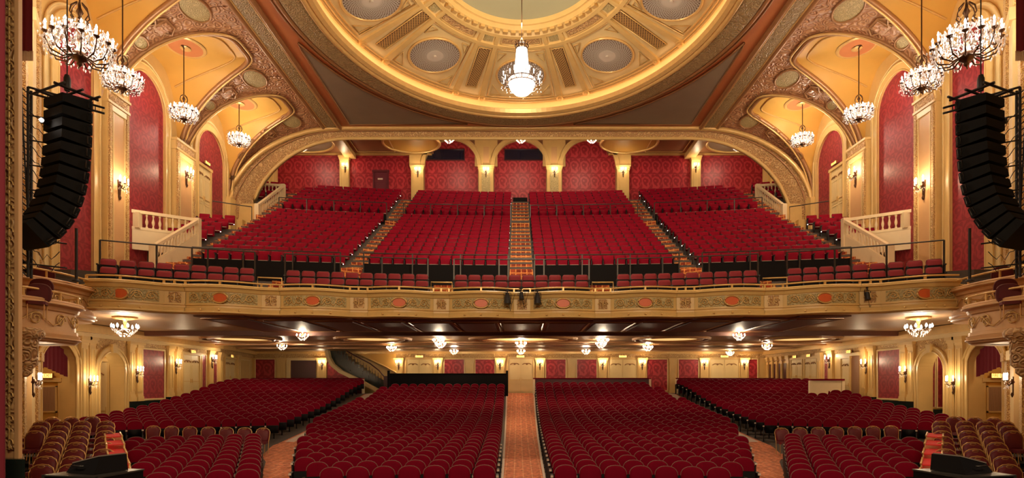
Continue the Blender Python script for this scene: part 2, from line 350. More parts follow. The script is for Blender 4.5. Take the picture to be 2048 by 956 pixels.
for i in range(10):
    g = math.radians(SEC[i]); D = dome_frame(g, .755)
    R = 1.22
    m = MB(); n_ = 40
    m.add([D(R*math.cos(2*PI*k/n_), .04, R*math.sin(2*PI*k/n_)) for k in range(n_)], [tuple(range(n_))], 0)
    for sg in (-1, 1):
        for k in range(44):
            for j in range(7):
                r0, r1 = R*(.06+.94*j/7), R*(.06+.94*(j+1)/7); a0 = 2*PI*k/44+sg*j*.17; a1 = a0+sg*.17; wd = .021
                p0 = (r0*math.cos(a0), r0*math.sin(a0)); p1 = (r1*math.cos(a1), r1*math.sin(a1))
                dx, dy = p1[0]-p0[0], p1[1]-p0[1]; L = math.hypot(dx, dy); nx, ny = -dy/L*wd, dx/L*wd
                m.add([D(p0[0]+nx, .07, p0[1]+ny), D(p0[0]-nx, .07, p0[1]-ny), D(p1[0]-nx, .07, p1[1]-ny), D(p1[0]+nx, .07, p1[1]+ny)], [(0, 1, 2, 3)], 1)
    m.prism([(R*.34*math.cos(2*PI*k/20), R*.34*math.sin(2*PI*k/20)) for k in range(20)], .06, .075, D, 1); m.prism([(.07*math.cos(2*PI*k/8), .07*math.sin(2*PI*k/8)) for k in range(8)], .075, .13, D, 1)
    m.build('round_grille', [grb, grl], CEIL)
    m = MB(); m.tube([D((R+.06)*math.cos(2*PI*k/n_), .06, (R+.06)*math.sin(2*PI*k/n_)) for k in range(n_)], .06, closed=True)
    # panel outline and corner triangles around the grille
    wo, wi = DA*.97*.2*1.05, .8
    lo, hi = -1.62, 1.72
    ha = math.radians((SEC[i+1]-SEC[i]+SEC[i]-SEC[i-1 if i else -2])/4 if i else 20.5)-.125
    def on(ph, t, d=.05):
        F_ = dome_frame(g+ph, t); return F_(0, d, 0)
    def arc(t, f=1.0): return [on(ha*f*k/6, t) for k in range(-6, 7)]
    m.tube(arc(.935)+arc(.575)[::-1], .035, closed=True, n=5)
    for sx in (-1, 1):
        for (ta, tb) in ((.92, .84), (.60, .64)):
            m.tube([on(sx*ha*.92, ta), on(sx*ha*.92, tb+(.0 if ta > .9 else .02)), on(sx*ha*(.60 if ta > .9 else .62), ta)], .03, closed=True, n=4)
    m.tube(arc(.537, .95)+arc(.492, .95)[::-1], .03, closed=True, n=5)
    m.build('panel_moulding', goldm, CEIL)
    m = MB(); rows = [[on(ha*.88*k/6, t, .03) for k in range(-6, 7)] for t in (.532, .497)]; m.grid(rows); m.build('relief_panel', sage if False else giltc, CEIL)
    # lattice strip between this grille and the next
    q = math.radians((SEC[i]+SEC[i+1])/2); L_ = dome_frame(q, .735)
    m = MB(); hw, hl = .25, 1.5
    m.add([L_(a_, .03, b_) for a_, b_ in ((-hw, -hl), (hw, -hl), (hw, hl), (-hw, hl))], [(0, 1, 2, 3)], 0)
    for k in range(-3, 20):
        v = -hl+k*.155
        for sg in (-1, 1):
            a0, b0, a1, b1 = (-hw*sg, v, hw*sg, v+2*hw)
            if b0 < -hl: a0 += sg*(-hl-b0); b0 = -hl
            if b1 > hl: a1 -= sg*(b1-hl); b1 = hl
            if b1-b0 < .03: continue
            nx, ny = .018*(-1)*(b1-b0)/abs(b1-b0), .018*sg
            m.add([L_(a0+nx, .05, b0+ny), L_(a0-nx, .05, b0-ny), L_(a1-nx, .05, b1-ny), L_(a1+nx, .05, b1+ny)], [(0, 1, 2, 3)], 1)
    m.build('lattice_grille', [wood, goldm], CEIL)
    m = MB(); m.tube([L_(a_, .05, b_) for a_, b_ in ((-hw-.05, -hl-.05), (hw+.05, -hl-.05), (hw+.05, hl+.05), (-hw-.05, hl+.05))], .035, closed=True, n=4); m.build('panel_moulding', goldm, CEIL)
    for sg in (-1, 1):
        m = MB(); rows = []
        for t in np.linspace(.965, .48, 12):
            F_ = dome_frame(q+sg*.090, t)
            wr = .13*t+.02; rows.append([F_(-wr-.03, 0, 0), F_(-wr, .09, 0), F_(wr, .09, 0), F_(wr+.03, 0, 0)])
        m.grid(rows, smooth=False); m.build('dome_rib', cream, CEIL)
        F_ = dome_frame(q+sg*.090, .955); m = MB()
        m.prism([(.2*math.cos(2*PI*k/12), .2*math.sin(2*PI*k/12)) for k in range(12)], 0, .14, F_); m.prism([(.11*math.cos(2*PI*k/12), .11*math.sin(2*PI*k/12)) for k in range(12)], .1, .22, F_)
        m.build('boss', goldm, CEIL)
    D2 = dome_frame(q, .515); m = MB(); m.prism([(-.22, -.2), (.22, -.2), (.22, .2), (-.22, .2)], 0, .05, D2); m.build('relief_panel', sage, CEIL)
m = MB()
for t_ in (.556, .482):
    rows = []
    for k in range(96):
        F_ = dome_frame(2*PI*k/96, t_); rows.append([F_(0, 0, -.13), F_(0, .1, -.1), F_(0, .1, .1), F_(0, 0, .13)])
    m.grid(list(map(list, zip(*rows))), cu=True, smooth=False)
m.build('ring_rib', cream, CEIL)
# corner panels of the flat ceiling
for s in (-1, 1):
    pts = [ell(s*10.45, 12.2, p, 0) for p in np.linspace(math.asin(.3), math.asin(.965), 14)]
    out = [(x, y) for x, y, _ in pts if y < 35.55 and abs(x) < 10.15]+[(s*10.15, 27.6), (s*10.15, 35.6)]
    F_ = lambda x, d, y: (x, y, CZ-d)
    m = MB(); m.prism(out, 0, .035, F_); m.build('corner_panel', greyp, CEIL)
    m = MB(); m.tube([(x, y, CZ-.05) for x, y in out], .045, closed=True, n=5); m.build('panel_moulding', dkgold, CEIL)
# long ornamental ribs at both sides of the flat ceiling
for s in (-1, 1):
    m = MB(); m.sweep([(s*11.3, 9, CZ), (s*11.3, 36.1, CZ)], [(-.34, .05), (-.34, -.1), (.34, -.1), (.34, .05)]); m.build('ornamental_rib', greenband, CEIL)
    for dx, r_, mt in ((-.5, .12, dkgold), (-.36, .05, goldm), (.36, .05, goldm), (.5, .12, dkgold)):
        m = MB(); m.tube([(s*(11.3+dx), 9, CZ-.08), (s*(11.3+dx), 36.1, CZ-.08)], r_, n=8); m.build('rib_moulding', mt, CEIL)
# ------------------------------------------------------------------ coves and lunette vaults
ZS = 11.0
def cove(x): return ZS+4.5*math.sqrt(max(0, 1-((x-11.8)/5.4)**2))
def cove_x(z): return 11.8+5.4*math.sqrt(max(0, 1-((z-ZS)/4.5)**2))
LUN = [(17.9, 2.1), (22.35, 2.15), (27.45, 2.6), (32.85, 2.4)]
def lunz(sn): return ZS+4.42*math.sqrt(max(0, 1-abs(sn)**4.6))
for s in (-1, 1):
    cols = []   # (Y, xb)
    y = 9.0
    for c, hw in LUN:
        for yy in np.linspace(y, c-hw, 6)[:-1]: cols.append((yy, 17.2))
        for a_ in np.linspace(-PI/2, PI/2, 61):
            sn = math.sin(a_); L = lunz(sn); cols.append((c+hw*sn, cove_x(L)))
        y = c+hw
    for yy in np.linspace(y, 36.2, 5)[1:]: cols.append((yy, 17.2))
    m = MB(); rows = []
    for yy, xb in cols:
        rows.append([(s*x, yy, cove(x)) for x in [11.8+(xb-11.8)*math.sin(PI/2*k/12) for k in range(13)]])
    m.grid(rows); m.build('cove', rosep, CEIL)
    for li, (c, hw) in enumerate(LUN):
        m = MB(); rows = []; edge = []; edge2 = []
        for a_ in np.linspace(-PI/2, PI/2, 61):
            sn = math.sin(a_); L = lunz(sn); xb = cove_x(L); yy = c+hw*sn
            rows.append([(s*(xb+(17.2-xb)*k/4), yy, L) for k in range(5)])
            edge.append((s*xb, yy, L-.03))
            sn2 = sn*.83; L2 = lunz(sn2); xb2 = cove_x(lunz(sn))+.55
            if xb2 < 17.1: edge2.append((s*xb2, c+hw*sn2, L2-.03))
        m.grid(rows); m.build('lunette_vault', ochre, CEIL)
        m = MB(); m.tube(edge, .11, n=7); m.build('vault_edge_moulding', dkgold, CEIL)
        e2 = [(p[0]-s*.2, p[1], p[2]-.02) for p in edge]
        m = MB(); m.tube(e2, .05, n=6); m.build('vault_edge_moulding', goldm, CEIL)
        m = MB(); m.tube(edge2, .04, n=5); m.build('vault_inner_moulding', goldm, CEIL)
        # oval ceiling rose
        m = MB(); cx, cyy = s*15.3, c-.1; zt = ZS+4.42
        def oval(rx, ry, z, n_=32): return [(cx+rx*math.cos(2*PI*k/n_), cyy+ry*math.sin(2*PI*k/n_), z) for k in range(n_)]
        m.grid([oval(.85, .92, zt-.03), oval(.78, .85, zt-.08), oval(.70, .77, zt-.06)], cu=True, mat=0)
        m.grid([oval(.70, .77, zt-.06), oval(.22, .25, zt-.06)], cu=True, mat=1)
        m.grid([oval(.22, .25, zt-.10), oval(.15, .18, zt-.14), oval(.02, .02, zt-.14)], cu=True, mat=0)
        m.build('ceiling_rose', [goldm, terra], CEIL)
    # relief medallions and tablets on the spandrels
    for yy in (24.65, 30.2, 35.0, 20.1):
        for x, rx, ry, kind in ((13.3, .52, .85, 'o'), (14.75, .30, .34, 't'), (15.7, .26, .42, 'o'), (16.35, .2, .2, 'o')):
            z = cove(x); tv = Vector((s*1, 0, (cove(x+.05)-cove(x-.05))/.1)).normalized(); nv = Vector((-s*abs(tv.z), 0, -abs(tv.x))).normalized()
            p = Vector((s*x, yy-(.25 if kind == 'o' and x < 14 else 0), z))
            F_ = lambda u, d, v: tuple(p+Vector((0, 1, 0))*u+nv*d+tv*v)
            m = MB()
            if kind == 'o':
                o = [(ry*math.cos(2*PI*k/24), rx*math.sin(2*PI*k/24)) for k in range(24)]
                m.prism(o, 0, .05, F_, 1); m.tube([F_(u, .06, v) for u, v in o], .05, closed=True, n=6, mat=0)
                m.build('medallion', [dkgold, sage], CEIL)
            else:
                m.prism([(-rx, -ry), (rx, -ry), (rx, ry), (-rx, ry)], 0, .1, F_, 0); m.prism([(-rx*.7, -ry*.7), (rx*.7, -ry*.7), (rx*.7, ry*.7), (-rx*.7, ry*.7)], .1, .13, F_, 1)
                for k in (-1, 1): m.tube([F_(k*(rx+.14*(j % 3)), .08, -ry+.17*j) for j in range(5)], .045, n=5, mat=0)
                m.build('tablet', [dkgold, rosep], CEIL)
# ------------------------------------------------------------------ rear opening: splayed arch and beam
def archA(k, n=14):   # outer curve (on the house side)
    a_ = PI/2*k/n; return (10.8+6.4*math.sin(a_), 36.1-.8*math.sin(a_)**2, 10.2+5.28*math.cos(a_))
def archB(k, n=14):
    a_ = PI/2*k/n; return (10.4+6.1*math.sin(a_), 36.45+.05*math.sin(a_), 9.6+5.33*math.cos(a_))
pa = [archA(k) for k in range(15)]+[(17.2, 35.3, 8.6)]; pb = [archB(k) for k in range(15)]+[(16.5, 36.5, 8.6)]
LA = [(-x, y, z) for x, y, z in pa[::-1]]+[(x, 36.1, 15.48) for x in np.linspace(-9, 9, 9)]+pa
LB = [(-x, y, z) for x, y, z in pb[::-1]]+[(x, 36.45, 14.93) for x in np.linspace(-8.8, 8.8, 9)]+pb
BEAM = MB(); BEAM.grid([LA, [(a[0]*.5+b[0]*.5, a[1]*.5+b[1]*.5+.03, a[2]*.5+b[2]*.5) for a, b in zip(LA, LB)], LB])
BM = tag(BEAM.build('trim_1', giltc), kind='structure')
m = MB(); m.grid([LB, [(x, 36.95, z+.16) for x, y, z in LB]]); m.build('beam_soffit', greenband, BM)
m = MB(); m.tube([(x, y-.04, z-.03) for x, y, z in LA], .15, n=8); m.build('arch_moulding', goldm, BM)
m = MB(); m.tube([(x, y-.02, z+.04) for x, y, z in LB], .10, n=8); m.build('arch_moulding', cream, BM)
m = MB(); m.tube([(a[0]*.72+b[0]*.28, a[1]*.72+b[1]*.28-.03, a[2]*.72+b[2]*.28) for a, b in zip(LA, LB)], .05, n=6); m.build('arch_moulding', dkgold, BM)
# ------------------------------------------------------------------ rear upper ceiling
rc = MB(); RZ = 16.25
rc.box((-17.5, 36.9, RZ), (-6.2, 42.4, RZ+.2)); rc.box((6.2, 36.9, RZ), (17.5, 42.4, RZ+.2)); rc.box((-6.2, 36.9, 17.9), (6.2, 42.4, 18.1))
rc.box((-6.3, 36.9, RZ), (-6.1, 42.4, 18.0)); rc.box((6.1, 36.9, RZ), (6.3, 42.4, 18.0))
rc.box((-17.5, 37.3, RZ-.4), (17.5, 37.42, RZ+2)) if False else None
RC = tag(rc.build('ceiling', brown), kind='structure')
for s in (-1, 1):
    m = MB(); x = s*14.6; o = [(x+2.1*math.cos(2*PI*k/40), 40.0+1.75*math.sin(2*PI*k/40)) for k in range(40)]
    m.prism(o, 0, .03, lambda x, d, y: (x, y, RZ-d), 1); m.tube([(a_, b_, RZ-.05) for a_, b_ in o], .09, closed=True, mat=0); m.build('oval_medallion', [goldm, greyp], RC)
    m = MB(); x = s*7.3; o = [(x+1.9*math.cos(2*PI*k/40), 40.2+1.6*math.sin(2*PI*k/40)) for k in range(40)]
    m.prism(o, 0, .03, lambda x, d, y: (x, y, RZ-d), 1); m.tube([(a_, b_, RZ-.05) for a_, b_ in o], .09, closed=True, mat=0); m.build('oval_medallion', [goldm, ochre], RC)
    m = MB(); m.box((s*11.9-.35, 37, RZ-.35), (s*11.9+.35, 42.2, RZ)); m.build('ceiling_rib', cream, RC)
    m = MB(); m.box((s*6.2, 42.0, RZ-.12), (s*17.1, 42.2, RZ)); m.build('cornice', goldm, RC)
    m = MB(); m.tube([(s*x, y, RZ-.03) for x, y in ((8.3+.4, 37.6), (11.3, 37.6), (11.3, 41.7), (8.7, 41.7))], .05, closed=True, n=4); m.build('panel_moulding', goldm, RC)
# ------------------------------------------------------------------ walls and wall fittings
def wallF(p, q, inward):     # local frame: u along the wall from p to q, d out of the wall, z up
    p, q = Vector(p), Vector(q); L = (q-p).length; t = (q-p)/L; n = Vector((-t.y, t.x))
    if n.dot(Vector(inward)-p) < 0: n = -n
    return (lambda u, d, z: (p.x+t.x*u+n.x*d, p.y+t.y*u+n.y*d, z)), L, math.atan2(n.y, n.x)
def wall(name, p, q, z0, z1, mat=cream, th=.3, inward=(0, 25)):
    F, L, an = wallF(p, q, inward); m = MB(); m.box((0, -th, z0), (L, 0, z1), F); return tag(m.build(name, mat), kind='structure'), F, L, an
def bx(par, name, F, a, b, mat): 
    m = MB(); m.box(a, b, F); return m.build(name, mat, par)
def pilaster(par, F, u0, u1, z0, z1, d=.14, mat=None, inner=None, base=True):
    m = MB(); w_ = u1-u0; m.box((u0, 0, z0), (u1, d, z1), F)
    hb = .16 if base else 0
    m.box((u0-.04, 0, z0), (u1+.04, d+.05, z0+hb+.05), F); m.box((u0-.02, 0, z0+hb), (u1+.02, d+.03, z0+hb+.14), F)
    for k, (e, h) in enumerate(((.02, .34), (.05, .24), (.09, .12))):
        m.box((u0-e, 0, z1-h), (u1+e, d+e, z1-h+.12 if k < 2 else z1), F)
    g = w_*.16; zt, zb = z1-.5, z0+.45
    if zt > zb:
        for a, b in (((u0+g, d, zb), (u0+g+.035, d+.025, zt)), ((u1-g-.035, d, zb), (u1-g, d+.025, zt)), ((u0+g, d, zb-.035), (u1-g, d+.025, zb)), ((u0+g, d, zt), (u1-g, d+.025, zt+.035))): m.box(a, b, F)
        if w_ > .9: m.box((u0+g+.05, d, zb+.02), (u1-g-.05, d+.012, zt-.02), F, 1)
    return m.build('pilaster', [mat or cream, inner or peach], par)
def panel(par, F, u0, u1, z0, z1, mat, fr=.07):
    m = MB(); m.box((u0, 0, z0), (u1, .03, z1), F); m.build('damask_panel', mat, par)
    m = MB()
    for a, b in (((u0-fr, 0, z0-fr), (u0, .07, z1+fr)), ((u1, 0, z0-fr), (u1+fr, .07, z1+fr)), ((u0, 0, z0-fr), (u1, .07, z0)), ((u0, 0, z1), (u1, .07, z1+fr))): m.box(a, b, F)
    m.build('panel_moulding', creamlt, par)
DN = [0]
def door(F, u0, u1, z0, z1, leaves=2, mat=None, swag=True, frame=None):
    DN[0] += 1; m = MB(); f = .10
    for a, b in (((u0-f, 0, z0), (u0, .1, z1+f)), ((u1, 0, z0), (u1+f, .1, z1+f)), ((u0-f-.04, 0, z1), (u1+f+.04, .13, z1+f+.05))): m.box(a, b, F)
    D_ = tag(m.build('door_%d' % DN[0], frame or cream), kind='structure')
    w_ = (u1-u0)/leaves; H = z1-z0
    for k in range(leaves):
        a, b = u0+k*w_+.008, u0+(k+1)*w_-.008; m = MB(); m.box((a, .01, z0+.01), (b, .045, z1-.01), F)
        for c, e in ((.08, .30), (.34, .78)):
            za, zb = z0+H*c, z0+H*e
            for p_, q_ in (((a+.07, .045, za), (a+.09, .06, zb)), ((b-.09, .045, za), (b-.07, .06, zb)), ((a+.07, .045, za), (b-.07, .06, za+.02)), ((a+.07, .045, zb-.02), (b-.07, .06, zb))): m.box(p_, q_, F)
        lf = m.build('door_leaf', mat or creamlt, D_)
        if swag:
            m = MB(); cz, hw = z0+H*.86, w_*.36; c = (a+b)/2
            m.tube([F(c+hw*t, .07, cz+.05*abs(math.sin(PI*t))-.05*t*t) for t in np.linspace(-1, 1, 13)], .03, n=5)
            m.tube([F(c+.05*math.cos(2*PI*k_/8), .07, cz+.05*math.sin(2*PI*k_/8)) for k_ in range(8)], .022, closed=True, n=4)
            m.build('swag_ornament', dkgold, lf)
        m = MB(); hx = b-.06 if k == 0 and leaves == 2 else a+.06; m.box((hx-.012, .05, z0+H*.38), (hx+.012, .09, z0+H*.46), F); m.box((a+.06, .05, z0+H*.40), (b-.06, .075, z0+H*.415), F); m.build('door_handle', goldm, lf)
    return D_
def archband(par, F, uc, r, zs, z0, w_=.3, d=.12, mat=None, name='arch_moulding', key=True, n=16):
    inn = [(uc-r, z0)]+[(uc-r*math.cos(PI*k/n), zs+r*math.sin(PI*k/n)) for k in range(n+1)]+[(uc+r, z0)]
    R_ = r+w_; out = [(uc-R_, z0)]+[(uc-R_*math.cos(PI*k/n), zs+R_*math.sin(PI*k/n)) for k in range(n+1)]+[(uc+R_, z0)]
    m = MB(); m.band(inn, out, 0, d, F); m.tube([F(u, d, z) for u, z in out], .05, n=5); m.tube([F(u, d, z) for u, z in inn], .035, n=5)
    if key: m.hexa([F(*q) for q in ((uc-.1, 0, zs+r-.05), (uc+.1, 0, zs+r-.05), (uc-.1, d+.1, zs+r-.05), (uc+.1, d+.1, zs+r-.05), (uc-.16, 0, zs+R_+.1), (uc+.16, 0, zs+R_+.1), (uc-.16, d+.12, zs+R_+.1), (uc+.16, d+.12, zs+R_+.1))])
    m.build(name, mat or cream, par)
def archpanel(par, F, uc, r, zs, z0, mat, d=.02, n=20, name='damask_panel'):
    m = MB(); m.prism([(uc-r, z0)]+[(uc-r*math.cos(PI*k/n), zs+r*math.sin(PI*k/n)) for k in range(n+1)]+[(uc+r, z0)], 0, d, F); m.build(name, mat, par)
SIDE = {-1: 'left', 1: 'right'}
# --- upper side walls: u = depth - 21.2
for s in (-1, 1):
    W, F, L, an = wall('wall_'+SIDE[s], (s*17.2, 21.2), (s*17.2, 42.4), 2.4, 16.2, cream)
    U = lambda y: y-21.2
    for c, r, zs, z0 in ((23.0, .92, 12.9, 4.0), (27.4, 1.38, 12.85, 5.0), (33.15, 1.42, 12.55, 8.2)):
        archpanel(W, F, U(c), r, zs, z0, damside, .03); archband(W, F, U(c), r, zs, z0, .34, .16, cream, key=False)
        archband(W, F, U(c), r+.34, zs, z0, .22, .07, creamlt, key=False, name='arch_moulding')
    for y0, y1, zb in ((24.45, 25.7, 3.9), (29.35, 30.95, 6.6)):
        u0, u1 = U(y0), U(y1)
        m = MB(); m.box((u0-.05, 0, zb), (u1+.05, .34, 12.1), F, 0)
        m.box((u0-.12, 0, zb), (u1+.12, .42, zb+.7), F, 0)
        for z_, e in ((11.55, .07), (12.0, .09)): m.box((u0-e, 0, z_), (u1+e, .34+e, z_+.1), F, 0)
        P_ = m.build('pier', cream, W)
        m = MB(); m.box((u0+.28, .34, zb+1.1), (u1-.28, .37, 11.2), F); m.build('pier_panel', peach, P_)
        for a in (u0+.02, u1-.16):
            m = MB(); m.box((a, .34, zb+.8), (a+.14, .42, 11.5), F); m.build('gilt_strip', gilt, P_)
        m = MB(); m.box((u0+.05, .34, 11.28), (u1-.05, .40, 11.5), F)
        for q in (u0+.24, u1-.28): m.box((q, .34, zb+1.0), (q+.04, .40, 11.25), F)
        m.build('panel_moulding', creamlt, P_)
        m = MB(); m.box((u0+.05, .1, 11.68), (u1-.05, .38, 11.98), F); m.build('pier_relief', giltc, P_)
    bx(W, 'pier', F, (U(34.75), 0, 8.3), (U(35.4), .4, 10.9), cream)
    door(F, U(31.75), U(33.15), 8.9, 11.75, 2, creamlt)
    # rear upper side walls stay plain: beige, with a corner pilaster and a slanting hand rail line
    pilaster(W, F, U(41.2), U(42.1), 12.5, 16.2, .2)
    # --- lower side walls
    e = 18.35 if s < 0 else 16.85
    F2, L2, an2 = wallF((s*17.2, 21.2), (s*17.2, 34), (0, 25))
    m = MB(); OPN = [(U(22.2), .85, .75), (U(25.1), .78, .62)]; uL = 0
    for uc, r, zs in OPN:
        m.box((uL, -.55, -2.8), (uc-r, 0, 2.55), F2); uL = uc+r
        inn = [(uc-r*math.cos(PI*k/16), zs+r*math.sin(PI*k/16)) for k in range(17)]; out = [(u, 2.55) for u, z in inn]
        m.band(inn, out, -.55, 0, F2)
    m.box((uL, -.55, -2.8), (L2, 0, 2.55), F2)
    W2 = tag(m.build('wall_'+SIDE[s], cream), kind='structure')
    m = MB()
    for (uc, r, zs), yf_ in zip(OPN, (23.15, 26.0)):
        uf = yf_-21.2
        m.box((uc-1.3, -2.6, -2.8), (uf, -2.5, 2.5), F2); m.box((uc-1.3, -2.6, -2.8), (uc-1.2, -.5, 2.5), F2); m.box((uf, -2.6, -2.8), (uf+.1, -.5, 2.5), F2); m.box((uc-1.3, -2.6, 2.4), (uf, -.5, 2.5), F2)
    m.build('alcove', ochre, W2)
    ZB = lambda y: floorz(17, y)
    def marble_to(y0, y1, zt): bx(W2, 'marble_base', F2, (U(y0), 0, -2.8), (U(y1), .1, zt), marble)
    marble_to(26.05, 29.0, -.72); marble_to(29.0, 30.3, -.58); marble_to(32.2, 34, -.2)
    bx(W2, 'cornice', F2, (0, 0, 2.05), (12.8, .34, 2.38), goldm); bx(W2, 'cornice', F2, (0, 0, 1.9), (12.8, .2, 2.05), creamlt); bx(W2, 'frieze', F2, (0, 0, 1.72), (12.8, .06, 1.9), gilt)
    # arches: one by the boxes (open doorway with drape), one with a door / blind panel
    archband(W2, F2, U(22.2), .85, .75, -2.7, .2, .10)
    archband(W2, F2, U(25.1), .78, .62, -2.7, .2, .10)
    # end walls of the two alcoves, facing the stage: curtained pass door in the first, door or damask in the second
    FA, _, aA = wallF((s*17.7, 23.15), (s*20.2, 23.15), (s*18, 10)); FB2, _, aB = wallF((s*17.7, 26.0), (s*20.2, 26.0), (s*18, 10))
    if s < 0: door(FB2, .2, 1.3, -2.6, 1.0, 1)
    else: panel(W2, FB2, .30, 1.5, -.95, 1.75, damside, .05); panel(W2, FB2, .08, .18, -.95, 1.75, damside, .03); bx(W2, 'marble_base', FB2, (0, 0, -2.8), (2.2, .08, -1.05), marble)
    D_ = door(FA, .12, 1.0, -2.6, .12, 1, ochre, False)
    m = MB()
    for k in range(14): m.tube([FA(.25+.045*k, .07, -1.0), FA(.26+.045*k, .08, -.08)], .026, n=5)
    m.build('door_curtain', plain('tan_curtain', (.42, .24, .12), .8), D_)
    m = MB()
    for a_, b_ in (((.18, .05, -1.06), (.92, .1, -1.0)), ((.18, .05, -.08), (.92, .1, -.03)), ((.18, .05, -1.06), (.23, .1, -.03)), ((.87, .05, -1.06), (.92, .1, -.03))): m.box(a_, b_, FA)
    m.build('door_window_frame', cream, D_)
    m = MB(); rows = []
    for z_ in np.linspace(0, 1, 5): rows.append([F2(U(21.4)+1.6*k/40, -.25+.04*math.sin(k*1.3), 1.65-(1.0+.35*(abs(k/40-.35))*1.5)*z_) for k in range(41)])
    m.grid(rows); tag(m.build('drape', redcloth), 'dark red swag drape hanging in the arch beside the %s boxes' % SIDE[s], 'drape')
    for a, b in ((U(24.15), U(24.3)),): bx(W2, 'spandrel_relief', F2, (U(24.25), 0, 1.45), (U(25.95), .05, 1.72), gilt)
    pass
    bx(W2, 'marble_base', F2, (U(25.1+.78+.2), 0, -2.8), (U(26.05), .12, -1.05), marble)
    pilaster(W2, F2, U(23.25), U(23.62), -2.4, 1.9); pilaster(W2, F2, U(23.7), U(24.02), -2.4, 1.9)
    pilaster(W2, F2, U(26.15), U(26.5), -.72, 1.9); pilaster(W2, F2, U(26.68), U(27.03), -.72, 1.9)
    panel(W2, F2, U(27.2), U(28.85), -.62, 1.62, damside)
    pilaster(W2, F2, U(29.05), U(29.45), -.58, 1.9); pilaster(W2, F2, U(29.75), U(30.1), -.58, 1.9)
    if s < 0:
        door(F2, U(30.45), U(32.0), -.75, 1.55)
        panel(W2, F2, U(32.3), U(32.7), -.3, 1.6, damside, .04)
    else:
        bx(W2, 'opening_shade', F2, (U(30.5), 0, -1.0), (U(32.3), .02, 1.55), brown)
        door(F2, U(31.3), U(32.1), -1.0, 1.4, 1)
        bx(W2, 'opening_moulding', F2, (U(30.35), 0, 1.5), (U(32.5), .14, 1.66), creamlt)
    pilaster(W2, F2, U(32.9), U(33.35), -.3, 1.9)
    panel(W2, F2, U(33.45), U(33.9), -.2, 1.62, damside, .04)
    W3, F3, L3, an3 = wall('wall_'+SIDE[s], (s*17.2, 34), (s*e, 41.1), -2.8, 2.55, cream)
    bx(W3, 'cornice', F3, (0, 0, 2.05), (7.2, .34, 2.38), goldm); bx(W3, 'frieze', F3, (0, 0, 1.85), (7.2, .1, 2.05), gilt)
    if s < 0:
        pilaster(W3, F3, .15, .55, -.2, 1.85); door(F3, 1.2, 3.1, -.3, 1.55); pilaster(W3, F3, 3.5, 3.9, -.1, 1.85); panel(W3, F3, 4.3, 6.4, 0, 1.6, cream)
        FL3 = F3
    else:
        pilaster(W3, F3, .15, .5, -.2, 1.85); door(F3, .7, 2.0, -.3, 1.55); door(F3, 2.3, 3.6, -.2, 1.55)
        pilaster(W3, F3, 3.75, 4.05, -.1, 1.85)
        for k in range(4):
            bx(W3, 'dark_glazed_bay', F3, (4.3+k*.65, 0, -.3), (4.65+k*.65, .03, 1.4), wood); pilaster(W3, F3, 4.7+k*.65, 4.9+k*.65, -.3, 1.85, .1)
        m = MB()
        for k in range(5): m.tube([F3(4.35+k*.55+.24*math.cos(PI*j/6), .12, 1.55+.09*math.sin(PI*j/6)*(1 if k % 2 else .6)) for j in range(7)], .03, n=5)
        m.build('scroll_ornament', dkgold, W3)
# --- lower back wall, u = x + 18.5
WB, FB, _, _ = wall('wall_back', (-18.5, 41.1), (17.0, 41.1), -2.0, 2.55, cream)
def ub(px): return (px-1036)*41.1/1200+CX+18.5
def zb(py): return (770-py)*41.1/1200
bx(WB, 'cornice', FB, (0, 0, 2.12), (35.5, .3, 2.36), goldm); bx(WB, 'frieze', FB, (0, 0, 1.85), (35.5, .1, 2.12), gilt)
for a, b in ((512, 550), (889, 928), (951, 989), (1092, 1131), (1154, 1193), (1294, 1334), (1357, 1396), (1497, 1514), (655, 700)): panel(WB, FB, ub(a), ub(b), -.1 if a != 1294 else -.35, zb(719), dam, .06)
for a, b in ((556, 572), (636, 654), (790, 806), (868, 884), (932, 948), (992, 1009), (1072, 1088), (1136, 1150), (1197, 1213), (1276, 1292), (1339, 1352), (1400, 1416), (1480, 1495)): pilaster(WB, FB, ub(a), ub(b), -.62, 1.85, .16)
bx(WB, 'doorway_recess', FB, (ub(582), 0, -.6), (ub(632), .03, zb(721)), wood)
bx(WB, 'doorway_moulding', FB, (ub(574), 0, zb(721)), (ub(634), .12, zb(716)), creamlt); bx(WB, 'doorway_moulding', FB, (ub(574), 0, -.6), (ub(581), .12, zb(721)), creamlt)
for a, b in ((812, 866), (1216, 1275), (1419, 1478)): door(FB, ub(a)+.05, ub(b)-.05, -.62, zb(719))
door(FB, ub(1017), ub(1066), -.62, zb(718))
